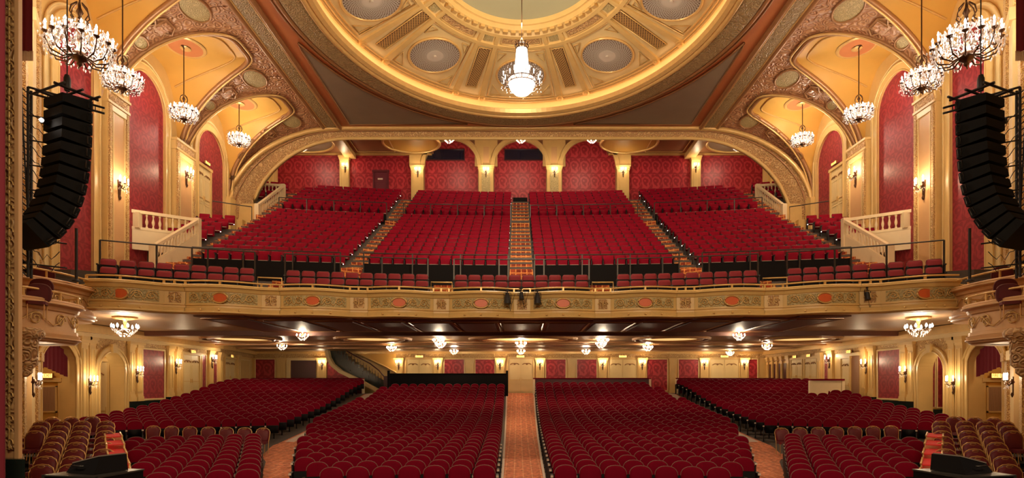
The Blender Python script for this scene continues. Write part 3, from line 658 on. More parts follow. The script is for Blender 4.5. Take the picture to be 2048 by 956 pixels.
# --- upper back wall, u = x + 17.3
WU, FU, _, _ = wall('wall_back', (-17.3, 42.3), (17.3, 42.3), 2.4, 18.1, brown)
def uu(px): return (px-1036)*42.3/1200+CX+17.3
def zu(py): return (770-py)*42.3/1200
def mir(f): return lambda a, b: [f(a, b), f(2*1040.3-b, 2*1040.3-a)]
for s in (-1, 1):
    X = lambda px: 17.3+s*(17.3-uu(px))*1.0 if s > 0 else uu(px)
    def seg(a, b):
        p_, q_ = X(a), X(b); return (min(p_, q_), max(p_, q_))
    a, b = seg(556, 682); m = MB(); m.box((a, 0, 11.9), (b, .03, RZ), FU); m.build('damask_panel', dam, WU)
    a, b = seg(700, 823); m = MB(); m.box((a, 0, 11.9), (b, .03, RZ-.1), FU); m.build('damask_panel', dam, WU)
    a, b = seg(500, 556); bx(WU, 'plain_panel', FU, (a, 0, 11.5), (b, .04, RZ), cream)
    a, b = seg(534, 554); pilaster(WU, FU, a, b, 11.9, RZ, .2)
    a, b = seg(682, 700); pilaster(WU, FU, a, b, 11.9, RZ-.2, .35)
    a, b = seg(824, 848); pilaster(WU, FU, a, b, 11.9, 15.35, .35, inner=sage)
    a, b = seg(958, 987); pilaster(WU, FU, a, b, 11.9, 15.35, .35, inner=sage)
    a, b = seg(820, 850); bx(WU, 'arch_pier', FU, (a, 0, 15.35), (b, .28, 17.9), cream)
    a, b = seg(848, 958); uc = (a+b)/2; r = (b-a)/2-.08
    archpanel(WU, FU, uc, r, 15.35, 11.9, dam, .03); archband(WU, FU, uc, r, 15.35, 15.3, .3, .3, cream, key=False)
    a, b = seg(950, 995); bx(WU, 'arch_pier', FU, (a, 0, 15.35), (b, .2, 17.9), cream)
    m = MB(); m.box((min(X(967), X(978)), .2, 15.6), (max(X(967), X(978)), .22, 16.7), FU); m.build('pier_panel', peach, WU)
a, b = uu(988), uu(1093); archpanel(WU, FU, 17.3, (b-a)/2-.04, 15.35, 11.9, dam, .03); archband(WU, FU, 17.3, (b-a)/2-.04, 15.35, 15.3, .3, .3, cream, key=False)
door(FU, uu(749), uu(775), 11.9, zu(345), 1, plain('maroon_door_paint', (.12, .006, .018), .5), False, plain('maroon_frame', (.10, .004, .012), .5))
m = MB(); m.box((uu(756), .065, zu(360)), (uu(766), .08, zu(357)), FU); m.build('door_plate', whitetrim, WU)
for a, b in ((849, 928), (1010, 1091)):
    DN[0] += 1; m = MB(); m.box((uu(a), .03, zu(320)), (uu(b), .05, zu(300)), FU); wn = tag(m.build('window_%d' % (1 if a < 900 else 2), glass), kind='structure')
    m = MB()
    for p_, q_ in (((uu(a)-.06, .03, zu(320)-.06), (uu(b)+.06, .1, zu(320))), ((uu(a)-.06, .03, zu(300)), (uu(b)+.06, .1, zu(300)+.06)), ((uu(a)-.06, .03, zu(320)), (uu(a), .1, zu(300))), ((uu(b), .03, zu(320)), (uu(b)+.06, .1, zu(300)))): m.box(p_, q_, FU)
    m.build('window_frame', wood, wn)
for s in (-1, 1):     # added unseen lamps that brighten the two arch alcoves
    lamp((s*17.95, 22.3, 1.2), 14, r=.1); lamp((s*17.95, 25.2, 1.2), 10, r=.1)
    m = MB(); m.box((s*16.45, 35.5, 7.4), (s*17.2, 36.45, 9.8)); m.build('arch_pier', cream, BM)
# --- canted walls by the proscenium
for s in (-1, 1):
    W4, F4, L4, an4 = wall('wall_front_'+SIDE[s], (s*10.3, 10.6), (s*17.2, 21.2), -2.8, 16.2, cream, inward=(0, 20))
    for u0, u1, mt in ((1.0, 1.7, gilt), (2.6, 3.6, cream), (4.4, 5.0, gilt), (6.2, 7.2, cream), (8.0, 8.5, gilt), (9.6, 10.4, creamlt), (11.2, 11.8, gilt)):
        m = MB(); m.box((u0, 0, 3.6), (u1, .25, 15), F4); m.box((u0-.1, 0, 3.6), (u1+.1, .32, 4.2), F4); m.box((u0-.1, 0, 11.4), (u1+.1, .34, 11.8), F4); m.build('pilaster', mt, W4)
        m = MB(); m.box((u0, 0, -2.7), (u1, .22, 1.0), F4); m.box((u0-.08, 0, -2.7), (u1+.08, .3, -2.2), F4); m.box((u0-.08, 0, .8), (u1+.08, .32, 1.1), F4); m.build('pilaster', mt, W4)
    bx(W4, 'damask_panel', F4, (8.6, 0, -2.3), (9.5, .05, .8), damside)
    bx(W4, 'damask_panel', F4, (12.0, 0, -2.3), (12.4, .05, .8), damside)
# --- underside of the balcony
m = MB(); SZ = 2.42
def yfront(x): x = abs(x); return 22-x*x/84-1.34e-5*x**4
xs = np.linspace(-18.6, 18.6, 61)
m.grid([[(x, max(yfront(x), 19.3)+.15, SZ-.02) for x in xs], [(x, 26.9, SZ) for x in xs]], smooth=False)
UC = tag(m.build('ceiling', plain('tan_soffit_paint', (.50, .30, .15), .45, var=.25, vs_=1)), kind='structure')
m = MB(); m.grid([[(x, 26.9, SZ) for x in xs], [(x, 26.95, SZ-.14) for x in xs], [(x, 41.2, SZ-.14) for x in xs]], smooth=False)
holes = []
m.build('soffit_panel', plain('tan_glossy_soffit', (.52, .31, .15), .42, var=.25, vs_=1), UC)
# coffers of the dark front strip
for k in range(-6, 7):
    x = k*1.75; m = MB(); y0 = yfront(x)+.8
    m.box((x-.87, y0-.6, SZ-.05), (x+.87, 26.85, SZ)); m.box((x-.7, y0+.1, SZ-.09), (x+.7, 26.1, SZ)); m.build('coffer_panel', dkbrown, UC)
    m = MB(); m.tube([(x-.85, y0-.1, SZ-.05), (x+.85, y0-.1, SZ-.05), (x+.85, 26.4, SZ-.05), (x-.85, 26.4, SZ-.05)], .04, closed=True, n=4); m.build('panel_moulding', dkgold, UC)
for y_ in (26.95, 31.6, 33.2, 36.5):
    m = MB(); m.sweep([(-18, y_, SZ-.1), (18, y_, SZ-.1)], [(-.15, .1), (-.12, -.12), (.12, -.12), (.15, .1)]); m.build('soffit_beam', dkgold if y_ > 27 else dkbrown, UC)
OVM = plain('cove_glow_oval_paint', (1, .75, .3), .6, emit=.85, ecol=(1, .60, .20))  # flat glowing face stands in for cove light on a recessed oval
OV = [(-13.6, 1.3), (-7.2, 1.3), (.1, 1.85), (7.3, 1.3), (13.6, 1.3)]
for x, r in OV:
    m = MB(); zt = SZ-.15; n_ = 40
    def ov(k_, z): return [(x+r*k_*math.cos(2*PI*i/n_), 29.2+1.25*k_*math.sin(2*PI*i/n_), z) for i in range(n_)]
    m.grid([ov(1.45, zt), ov(1.42, zt-.1), ov(1.34, zt-.1), ov(1.3, zt-.03)], cu=True, smooth=False)
    m.grid([ov(1.2, zt-.03), ov(1.16, zt-.10), ov(1.08, zt-.10), ov(1.05, zt-.02)], cu=True, smooth=False)
    m.build('oval_ring', dkgold, UC)
    m = MB(); m.add(ov(1.0, zt-.025), [tuple(range(n_))]); m.build('oval_glow_face', OVM, UC)
# --- proscenium frame and curtain at the left edge, mirrored at the right
for s in (-1, 1):
    m = MB(); m.hexa([(s*8.66, 10.3, -1.25), (s*10.6, 10.3, -1.25), (s*9.15, 10.8, -1.25), (s*10.6, 10.8, -1.25), (s*8.66, 10.3, 14), (s*10.6, 10.3, 14), (s*9.15, 10.8, 14), (s*10.6, 10.8, 14)]); m.box((s*8.66, 10.22, -1.25), (s*8.73, 10.3, 14)); m.box((s*8.90, 10.22, -1.25), (s*8.99, 10.3, 14))
    PR = tag(m.build('trim_2' if s < 0 else 'trim_3', peach), kind='structure')
    m = MB(); m.box((s*8.73, 10.25, -1.1), (s*8.90, 10.3, 14)); m.build('carved_panel', giltc, PR)
    m = MB(); m.tube([(s*8.815, 10.22, -1.1+.2*i) for i in range(76)], .02, n=4); 
    for i in range(74):
        z_ = -1.0+.2*i; m.tube([(s*(8.815+.045*math.cos(a_)*(1 if i % 2 else -1)+.03*(1 if i % 2 else -1)), 10.21, z_+.08*math.sin(a_)) for a_ in np.linspace(0, 5, 8)], .014, n=4)
    m.build('carved_scroll', goldm, PR)
    m = MB(); m.hexa([(s*8.45, 10.1, -2.7), (s*10.6, 10.1, -2.7), (s*9.1, 10.85, -2.7), (s*10.6, 10.85, -2.7), (s*8.45, 10.1, -1.25), (s*10.6, 10.1, -1.25), (s*9.1, 10.85, -1.25), (s*10.6, 10.85, -1.25)]); m.build('marble_base', marble, PR)
m = MB(); m.box((-10.6, 10.3, 13.6), (10.6, 10.8, 16)); m.build('proscenium_header', peach, PR)
# ================================================================== BALCONY
def solve(px, yf, it=8):
    y = yf(0)
    for _ in range(it): y = yf((px-1036)*y/1200+CX)
    return (px-1036)*y/1200+CX
BALC = thing('balcony', 'deep curved balcony with carved gilt parapet and steep banks of red seats', 'balcony', (0, 30, 2.4))
def lo(o): o.location = (0, -30, -2.4); return o
def bb(m, name, mat): o = m.build(name, mat, BALC); return lo(o)
# parapet bays: (x0, x1, kind)
pl = [(172, 328, 'p'), (328, 370, 'b'), (370, 523, 'p'), (523, 560, 'b'), (560, 700, 'p'), (700, 735, 'b'), (735, 867, 'p'), (867, 898, 'b'), (898, 1028, 'p')]
bays = [(solve(a, yfront), solve(b, yfront), k) for a, b, k in pl]
xc = bays[-1][1]
bays = bays+[(xc, -xc, 'b')]+[(-b, -a, k) for a, b, k in bays[::-1]]
def ybow(x, a, b, k): return yfront(x)-(.32*math.sin(PI*(x-a)/(b-a)) if k == 'p' else 0.02)
PZ0, PZ1 = 2.40, 3.40
def ppath(a, b, k, n=10, off=0): return [(a+(b-a)*i/n, ybow(a+(b-a)*i/n, a, b, k)+off) for i in range(n+1)]
alltop = []
REDM = plain('orange_red_medallion', (.72, .14, .04), .4)
for a, b, k in bays:
    n = 12 if k == 'p' else 3; P = ppath(a, b, k, n); alltop += [p for p in P][:-1]
    def curve(z, off=0): return [(x, y+off, z) for x, y in P]
    m = MB()   # body with cornice bands
    m.grid([curve(2.42, .5), curve(2.40, .1), curve(2.44, 0), curve(2.60, -.03), curve(2.62, .05), curve(2.69, .06), curve(2.70, 0), curve(2.74, 0), curve(2.75, .05),
            curve(3.15, .05), curve(3.16, 0), curve(3.20, -.02), curve(3.24, -.04), curve(3.30, -.10), curve(3.36, -.12), curve(3.40, -.08), curve(3.40, .35), curve(2.42, .5)], smooth=False)
    m.tube(curve(2.46, -.05), .035, n=5); m.tube(curve(3.31, -.1), .03, n=5)
    pan = bb(m, 'parapet_panel', cream)
    # recessed ground and scrolls
    m = MB(); g = .12
    xs_ = np.linspace(a+g, b-g, n+1)
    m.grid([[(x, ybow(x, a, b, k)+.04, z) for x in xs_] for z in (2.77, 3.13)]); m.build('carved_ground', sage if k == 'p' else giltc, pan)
    m = MB()
    def sp(cx_, cz, r, dr, turns=1.7, n_=22):
        return [(cx_+dr*r*(1-t*.85)*math.cos(turns*2*PI*t), ybow(min(max(cx_+dr*r*(1-t*.85)*math.cos(turns*2*PI*t), a), b), a, b, k)+.01, cz+r*(1-t*.85)*math.sin(turns*2*PI*t)) for t in [i/n_ for i in range(n_+1)]]
    W_ = b-a; mid = (a+b)/2
    if k == 'p':
        for sg in (-1, 1):
            for fr in (.20, .36): m.tube(sp(mid+sg*W_*fr+.0, 2.95, .145, sg*(1 if fr > .3 else -1)), .018, n=4)
            m.tube([(mid+sg*W_*t, ybow(mid+sg*W_*t, a, b, k)+.01, 2.95+.13*math.sin(t*40)) for t in np.linspace(.08, .44, 26)], .013, n=4)
        m.build('scrollwork', goldm, pan)
        m = MB(); o = [(mid+.23*math.cos(2*PI*i/18), 2.95+.14*math.sin(2*PI*i/18)) for i in range(18)]
        F_ = lambda u, d, z: (u, ybow(mid, a, b, k)+.03-d, z)
        m.prism(o, 0, .04, F_, 1); m.tube([F_(u, .04, z) for u, z in [(mid+.27*math.cos(2*PI*i/18), 2.95+.17*math.sin(2*PI*i/18)) for i in range(18)]], .025, closed=True, n=5, mat=0)
        m.build('red_medallion', [goldm, REDM], pan)
        for t in (.25, .5, .75): 
            x = a+W_*t; m2 = MB(); m2.lathe([(.035, -.02), (.03, .02), (.0, .04)], (x, ybow(x, a, b, k)-.05, 2.54), 6); m2.build('stud', goldm, pan)
    else:
        for sg in (-1, 1): m.tube(sp(mid+sg*W_*.17, 2.95, .09, sg, 1.3, 14), .014, n=4)
        m.tube([(mid, ybow(mid, a, b, k)+.01, 2.85), (mid, ybow(mid, a, b, k)+.01, 3.08)], .02, n=4)
        m.build('scrollwork', goldm, pan)
alltop.append((bays[-1][1], yfront(bays[-1][1])))
# gold hand rail with raised gates at the aisles
m = MB(); m.tube([(x, y+.02, 3.52) for x, y in alltop], .028, n=6); bb(m, 'handrail', goldm)
gates = [(solve(a, yfront), solve(b, yfront)) for a, b in ((515, 563), (862, 904))]; gates = gates+[(-b, -a) for a, b in gates[::-1]]
m = MB()
for a, b in gates: m.tube([(a, yfront(a)+.02, 3.42), (a, yfront(a)+.02, 3.75), (b, yfront(b)+.02, 3.75), (b, yfront(b)+.02, 3.42)], .026, n=5)
bb(m, 'gate_rail', goldm)
post = MB(); post.box((-.03, -.03, 0), (.03, .03, .13)); PM = post.mesh('rail_post', [goldm])
for a, b, k in bays:
    for x in (a, (a+b)/2):
        o = inst('rail_post', PM, BALC, (x, ybow(x, a, b, k)+.02-30, 3.395-2.4))
# ------------------------------------------------------------------ stepped deck: (Ye, curvature, z)
CF, CM = 1/84, 1/130
def yd(ye, c, x): return ye-c*x*x-(1.34e-5*x**4 if c > .0119 else 0)
NR1, NR2 = 12, 7; P0 = 27.9; PITCH = .72
def rowfloor(i): return 5.2+.376*i if i < 12 else 10.05+.41*(i-12)
def rowye(i): return P0+PITCH*i if i < 12 else 36.9+PITCH*(i-12)
pro = [(22.25, CF, 3.0), (23.45, CF, 3.12), (23.45, CF, 3.55), (24.45, CF, 3.55), (24.45, CF, 4.0), (27.3, CM, 4.0), (27.3, CM, rowfloor(0))]
pro = pro[:0]+[(22.25, CF, 3.12)]+pro[1:]
for i in range(19):
    y1 = rowye(i+1)-.25 if i < 18 else 42.3
    pro.append((y1, CM, rowfloor(i)))
    if i < 18: pro.append((y1, CM, rowfloor(i+1)))
m = MB(); X_ = np.linspace(-15.1, 15.1, 49)
m.grid([[(x, yd(ye, c, x), z) for x in X_] for ye, c, z in pro], smooth=False); bb(m, 'stepped_deck', concrete)
for s in (-1, 1):       # front corners and side decks
    m = MB(); X2 = np.linspace(s*15.1, s*17.2, 5)
    m.grid([[(x, yd(ye, c, min(abs(x), 15.6)), z) for x in X2] for ye, c, z in pro[:5]+[(26.9, CF, 4.0)]], smooth=False); bb(m, 'stepped_deck', concrete)
    for r0, r1 in ((3, 8), (14, 18)):
        q = []; m = MB()
        for i in range(r0, r1+1):
            q += [(rowye(i)-.25, CM, rowfloor(i)), (rowye(i+1)-.25 if i < 18 else 42.3, CM, rowfloor(i))]
        q = [(q[0][0], CM, q[0][2]-1.2)]+q+[(q[-1][0]+.02, CM, q[-1][2]-1)]
        m.grid([[(x, yd(ye, c, x), z) for x in X2] for ye, c, z in q], smooth=False); bb(m, 'stepped_deck', concrete)
# aisle steps, two to a row
SM = {}
def astep(x0, x1, y, dy, z, h):
    key = (round(x1-x0, 2), round(dy, 2), round(h, 2))
    if key not in SM:
        mm = MB(); mm.box((-key[0]/2, 0, -key[2]-.25), (key[0]/2, dy+.05, 0)); SM[key] = mm.mesh('aisle_step', [carpet_b])
    xm = (x0+x1)/2; an = math.atan(-2*CM*xm)
    inst('aisle_step', SM[key], BALC, (xm, y-30, z-2.4), an)
for (a, b) in ((-.53, .53), (-8.0, -7.1), (7.1, 8.0), (-15.1, -14.2), (14.2, 15.1)):
    for j in range(5): astep(a, b, yd(26.0+.27*j, CM, (a+b)/2)+.02, .27, 4.0+.24*(j+1), .24)
    for i in range(19):
        if i == 18 and abs(a+b) < 17: continue
        r = (rowfloor(i+1)-rowfloor(i)) if i < 18 else .3
        for h in (0, 1): astep(a, b, yd(rowye(i)-.25+.36*h, CM, (a+b)/2), .36, rowfloor(i)+.02+r*h/2, r/2 if h else .19)
for (a, b) in ((-9.05, -7.75), (-3.05, -2.15), (2.2, 3.1), (7.75, 9.05)): pass
fa = [(solve(512, lambda x: yd(23, CF, x)), solve(568, lambda x: yd(23, CF, x))), (solve(857, lambda x: yd(23, CF, x)), solve(907, lambda x: yd(23, CF, x)))]
fa += [(-b, -a) for a, b in fa[::-1]]
for a, b in fa:
    for ye, z in ((22.6, 3.16), (23.1, 3.36), (23.6, 3.58), (24.0, 3.80), (24.35, 4.03)): astep(a, b, yd(ye, CF, (a+b)/2), .45, z, .2)
for s in (-1, 1):
    for j in range(3): astep(*sorted((s*15.3, s*17.0)), yd(20.6+.5*j, 0, 0), .5, 3.35+.22*j, .22)
# concourse carpet
m = MB(); m.grid([[(x, yd(24.5, CF, x), 4.012) for x in X_], [(x, yd(27.25, CM, x), 4.012) for x in X_]]); bb(m, 'concourse_carpet', carpet_b)
# black riser boards in front of the main banks
for (a, b) in ((-14.1, -8.05), (-7.05, -.6), (.6, 7.05), (8.05, 14.1)):
    xs_ = np.linspace(a, b, 12)
    m = MB(); m.grid([[(x, yd(27.28, CM, x), 4.0) for x in xs_], [(x, yd(27.28, CM, x), 5.45) for x in xs_], [(x, yd(27.36, CM, x), 5.45) for x in xs_]], smooth=False); bb(m, 'black_riser', blackp)
    m = MB(); m.grid([[(x, yd(36.58, CM, x), 9.7) for x in xs_], [(x, yd(36.58, CM, x), 10.25) for x in xs_], [(x, yd(36.64, CM, x), 10.25) for x in xs_]], smooth=False); bb(m, 'black_riser', blackp)
m = MB(); m.box((-.5, 41.6, 12.3), (.5, 41.7, 13.0)); bb(m, 'black_riser', blackp)
for s in (-1, 1):
    m = MB(); m.box((s*15.12, 35.9, 8.8), (s*17.15, 36.05, 10.85)); bb(m, 'landing_front', cream)
# ------------------------------------------------------------------ guard rails
def rail(name, label, xs_, yf, z0, z1, posts, ends=True, r=.022, grp='black guard rails of the balcony'):
    x0 = xs_[0]; T = thing(name, label, 'guard rail', (x0, yf(x0), z0), 0, grp)
    L_ = lambda x, z: (x-x0, yf(x)-yf(x0), z-z0)
    m = MB(); m.tube([L_(x, z1) for x in xs_], r*1.2, n=6); m.build('top_rail', darkmetal, T)
    for x in posts:
        m = MB(); p = L_(x, z0); m.box((p[0]-.025, p[1]-.025, 0), (p[0]+.025, p[1]+.025, z1-z0)); m.build('post', darkmetal, T)
    return T
yA = lambda x: yd(24.5, CF, x); yB = lambda x: yd(27.2, CM, x); yC = lambda x: yd(36.55, CM, x)
def sec(a, b, yf): return solve(a, yf), solve(b, yf)
pos = ['far left', 'left', 'centre', 'right', 'far right']
for i, (a, b) in enumerate(((200, 510), (570, 856), (908, 1178), (1235, 1516), (1574, 1888))):
    x0, x1 = sec(a, b, yA); n = 3
    rail('guard_rail', 'black guard rail standing behind the two front balcony rows, %s section' % pos[i], list(np.linspace(x0, x1, 12)), yA, 3.95, 5.12, [x0, x0+(x1-x0)/3, x0+(x1-x0)*2/3, x1])
for i, (a, b) in enumerate(((-14.1, -8.05), (-7.05, -.6), (.6, 7.05), (8.05, 14.1))):
    rail('guard_rail', 'black guard rail along the black riser below the %s main seat bank' % ['far left', 'inner left', 'inner right', 'far right'][i], list(np.linspace(a, b, 10)), yB, 4.05, 5.9, list(np.linspace(a, b, 4)))
    rail('guard_rail', 'thin black guard rail crossing the upper part of the %s seat bank' % ['far left', 'inner left', 'inner right', 'far right'][i], list(np.linspace(a, b, 10)), yC, 9.75, 10.95, list(np.linspace(a, b, 5)))
for s in (-1, 1):
    T = thing('guard_rail', 'black guard rail before the side wall door, above the %s side seats' % SIDE[s], 'guard rail', (s*15.1, 33.7, 8.7), 0, 'black guard rails of the balcony')
    m = MB(); m.tube([(0, 0, 0), (0, 0, 1.3), (s*1.9, -.6, 1.45)], .03, n=6); m.build('top_rail', darkmetal, T)
# ------------------------------------------------------------------ vomitory balustrades
bal = MB(); bal.lathe([(.05, 0), (.05, .05), (.025, .09), (.06, .22), (.065, .28), (.03, .42), (.025, .5), (.05, .54), (.05, .6)], n=10); BALM = bal.mesh('baluster', [ivory])
def balustrade(s, which, y0, z0, y1, z1):
    side = SIDE[s]
    T = thing('balustrade', 'cream balustrade with sloping top around the %s stair opening of the balcony, %s side' % (which, side), 'balustrade', (s*15.1, y1, z1-1.5), 0, 'cream balustrades')
    o = Vector((s*15.1, y1, z1-1.5)); R_ = lambda x, y, z: (x-o.x, y-o.y, z-o.z)
    # sloping run along the steps
    m = MB()
    for (w0, h0, h1, mt) in ((.09, -.14, 0, 0), (.05, -.72, -.66, 0)):
        m.hexa([R_(s*15.1-w0, y0, z0+h0), R_(s*15.1+w0, y0, z0+h0), R_(s*15.1-w0, y1, z1+h0), R_(s*15.1+w0, y1, z1+h0), R_(s*15.1-w0, y0, z0+h1), R_(s*15.1+w0, y0, z0+h1), R_(s*15.1-w0, y1, z1+h1), R_(s*15.1+w0, y1, z1+h1)])
    m.build('coping', ivory, T)
    m = MB(); m.hexa([R_(s*15.1-.06, y0, z0-1.6), R_(s*15.1+.06, y0, z0-1.6), R_(s*15.1-.06, y1, z1-1.6), R_(s*15.1+.06, y1, z1-1.6), R_(s*15.1-.06, y0, z0-.72), R_(s*15.1+.06, y0, z0-.72), R_(s*15.1-.06, y1, z1-.72), R_(s*15.1+.06, y1, z1-.72)]); m.build('base_wall', ivory, T)
    n = int((y1-y0)/.24)
    for i in range(1, n):
        t = i/n; inst('baluster', BALM, T, R_(s*15.1, y0+(y1-y0)*t, z0+(z1-z0)*t-.7), 0, (.85, .85, .98))
    # level run to the wall
    yw = y1-(1.5 if which == 'lower' else .5)
    def lev(w0, za, zc): return [R_(s*15.1, y1-w0, za), R_(s*17.2, yw-w0, za), R_(s*15.1, y1+w0, za), R_(s*17.2, yw+w0, za), R_(s*15.1, y1-w0, zc), R_(s*17.2, yw-w0, zc), R_(s*15.1, y1+w0, zc), R_(s*17.2, yw+w0, zc)]
    m = MB(); m.hexa(lev(.1, z1-.14, z1)); m.hexa(lev(.08, z1-.86, z1-.74)); m.build('coping', ivory, T)
    m = MB(); m.hexa(lev(.06, z1-1.75, z1-.86)); m.build('base_wall', ivory, T)
    for i in range(8): t = (i+1)/10.2; inst('baluster', BALM, T, R_(s*(15.1+2.1*t), y1+(yw-y1)*t, z1-.74))
    for (x, y, z) in ((15.1, y0, z0), (15.1, y1, z1)):
        m = MB(); m.box(R_(s*x-.12, y-.12, z-1.5), R_(s*x+.12, y+.12, z+.03)); m.build('newel', ivory, T)
    m = MB(); m.box(R_(s*16.9, yw+.1-.1, z1-.8), R_(s*17.2, yw+.25, z1-.1)); m.build('newel', ivory, T)
    return T
for s in (-1, 1):
    balustrade(s, 'lower', 24.6, 5.75, 28.0, 7.75); balustrade(s, 'upper', 34.4, 10.35, 38.2, 12.75)
    # passage seen below the lower level run
    m = MB(); m.box((s*15.2, 27.6, 3.8), (s*17.15, 27.7, 5.9)); bb(m, 'passage_back', ochre)
    m = MB(); m.box((s*15.4, 27.5, 3.9), (s*16.1, 27.58, 5.2)); bb(m, 'passage_drape', redcloth)
    # carpeted stair beside the vomitory
# ------------------------------------------------------------------ side boxes at the balcony ends
def boxbay(s, which, path, zt, zb, back):
    T = thing('theatre_box', 'curved gilt %s box by the %s edge of the stage, with scroll relief' % (which, SIDE[s]), 'theatre box', (s*back[0], back[1], zb), 0, 'gilt side boxes')
    P = []                                # smooth the path
    pv = [Vector(p) for p in path]
    for i in range(len(pv)-1):
        p0 = pv[max(i-1, 0)]; p1 = pv[i]; p2 = pv[i+1]; p3 = pv[min(i+2, len(pv)-1)]
        for k in range(6):
            t = k/6; P.append(.5*((2*p1)+(p2-p0)*t+(2*p0-5*p1+4*p2-p3)*t*t+(3*p1-p0-3*p2+p3)*t**3))
    P.append(pv[-1]); H = zt-zb
    def C_(z, off=0):
        r = []
        for i, p in enumerate(P):
            t = (P[min(i+1, len(P)-1)]-P[max(i-1, 0)]).normalized(); n = Vector((t.y, -t.x))
            if n.dot(Vector((14.8, 16.5))-p) > 0: n = -n
            q = p+n*off; r.append((s*q.x-s*back[0], q.y-back[1], z-zb))
        return r
    m = MB(); m.grid([C_(zb, -.5), C_(zb, -.1), C_(zb+.05, -.02), C_(zb+.2*H, .03), C_(zb+.22*H, -.03), C_(zb+.30*H, -.03), C_(zb+.31*H, -.08), C_(zb+.74*H, -.08), C_(zb+.76*H, -.02), C_(zb+.84*H, .02), C_(zb+.88*H, .10), C_(zb+.97*H, .12), C_(zt, .08), C_(zt, -.15), C_(zb+.3*H, -.2)], smooth=False)
    m.tube(C_(zb+.9*H, .12), .035, n=5); m.tube(C_(zb+.1*H, .03), .03, n=5); m.build('box_front', peach, T)
    m = MB()
    L = len(P)
    for i in range(2, L-3, 4):
        ctr = (Vector(C_(0, -.05)[i])+Vector(C_(0, -.05)[i+1]))/2; tt = (Vector(C_(0)[i+1])-Vector(C_(0)[i])).normalized(); r = .17*H/1
        m.tube([(ctr.x+tt.x*r*(1-t*.8)*math.cos(t*10), ctr.y+tt.y*r*(1-t*.8)*math.cos(t*10), zb+.53*H-zb+r*(1-t*.8)*math.sin(t*10)) for t in np.linspace(0, 1, 20)], .022, n=4)
    m.tube([(a[0], a[1], .53*H+.14*H*math.sin(i*1.2)) for i, a in enumerate(C_(0, -.04))], .016, n=4)
    m.build('scrollwork', goldm, T)
    m = MB(); m.tube(C_(zt+.22, .0), .03, n=6)
    for i in range(0, L, 5): p = C_(zt, 0)[i]; m.box((p[0]-.02, p[1]-.02, p[2]), (p[0]+.02, p[1]+.02, p[2]+.22))
    m.build('handrail', goldm, T)
    m = MB(); fl = C_(zb+.28*H, -.1); fl2 = [(s*(p.x*.2+16.2*.8)-s*back[0], p.y-back[1]+.4, zb+.28*H-zb) for p in P]
    m.grid([fl, fl2], smooth=False); fl = C_(zb+.02, -.1); fl2 = [(a, b, .02) for a, b, c in fl2]; m.grid([fl, fl2], smooth=False); m.build('box_floor', cream, T)
    return T
for s in (-1, 1):
    boxbay(s, 'upper', [(14.1, 16.2), (13.75, 17.6), (13.78, 18.9), (14.05, 19.7), (15.0, 20.0)], 3.1, 2.0, (14.5, 18))
    boxbay(s, 'lower', [(13.3, 14.2), (12.75, 15.6), (12.72, 16.8), (13.05, 17.6), (14.2, 17.9)], 2.3, 1.15, (13.5, 16.5))
    T = thing('corbel', 'carved gilt corbel under the lower box at the %s edge' % SIDE[s], 'corbel', (s*12.5, 14.8, .2), 0)
    m = MB(); m.lathe([(.2, 0), (.3, .1), (.3, .2), (.4, .3), (.42, .9), (.46, .95), (.54, 1.0), (.56, 1.1), (.5, 1.2)], n=20); m.build('corbel_body', giltc, T)

# small guide lights at the aisle ends of the banks
gl = MB(); gl.box((-.014, -.02, -.014), (.014, .01, .014)); GLM = gl.mesh('step_light', [plain('lit_step_light', (1, 1, .9), .4, emit=6, ecol=(1, .95, .8))])
for i in range(0, 19, 2):
    for x in (-8.1, 8.1, -.62, .62, -15.2, 15.2):
        if abs(x) > 15 and not (3 <= i <= 8): continue
        inst('step_light', GLM, BALC, (x, yd(rowye(i)-.08, CM, x)-30, rowfloor(i)+.3-2.4))
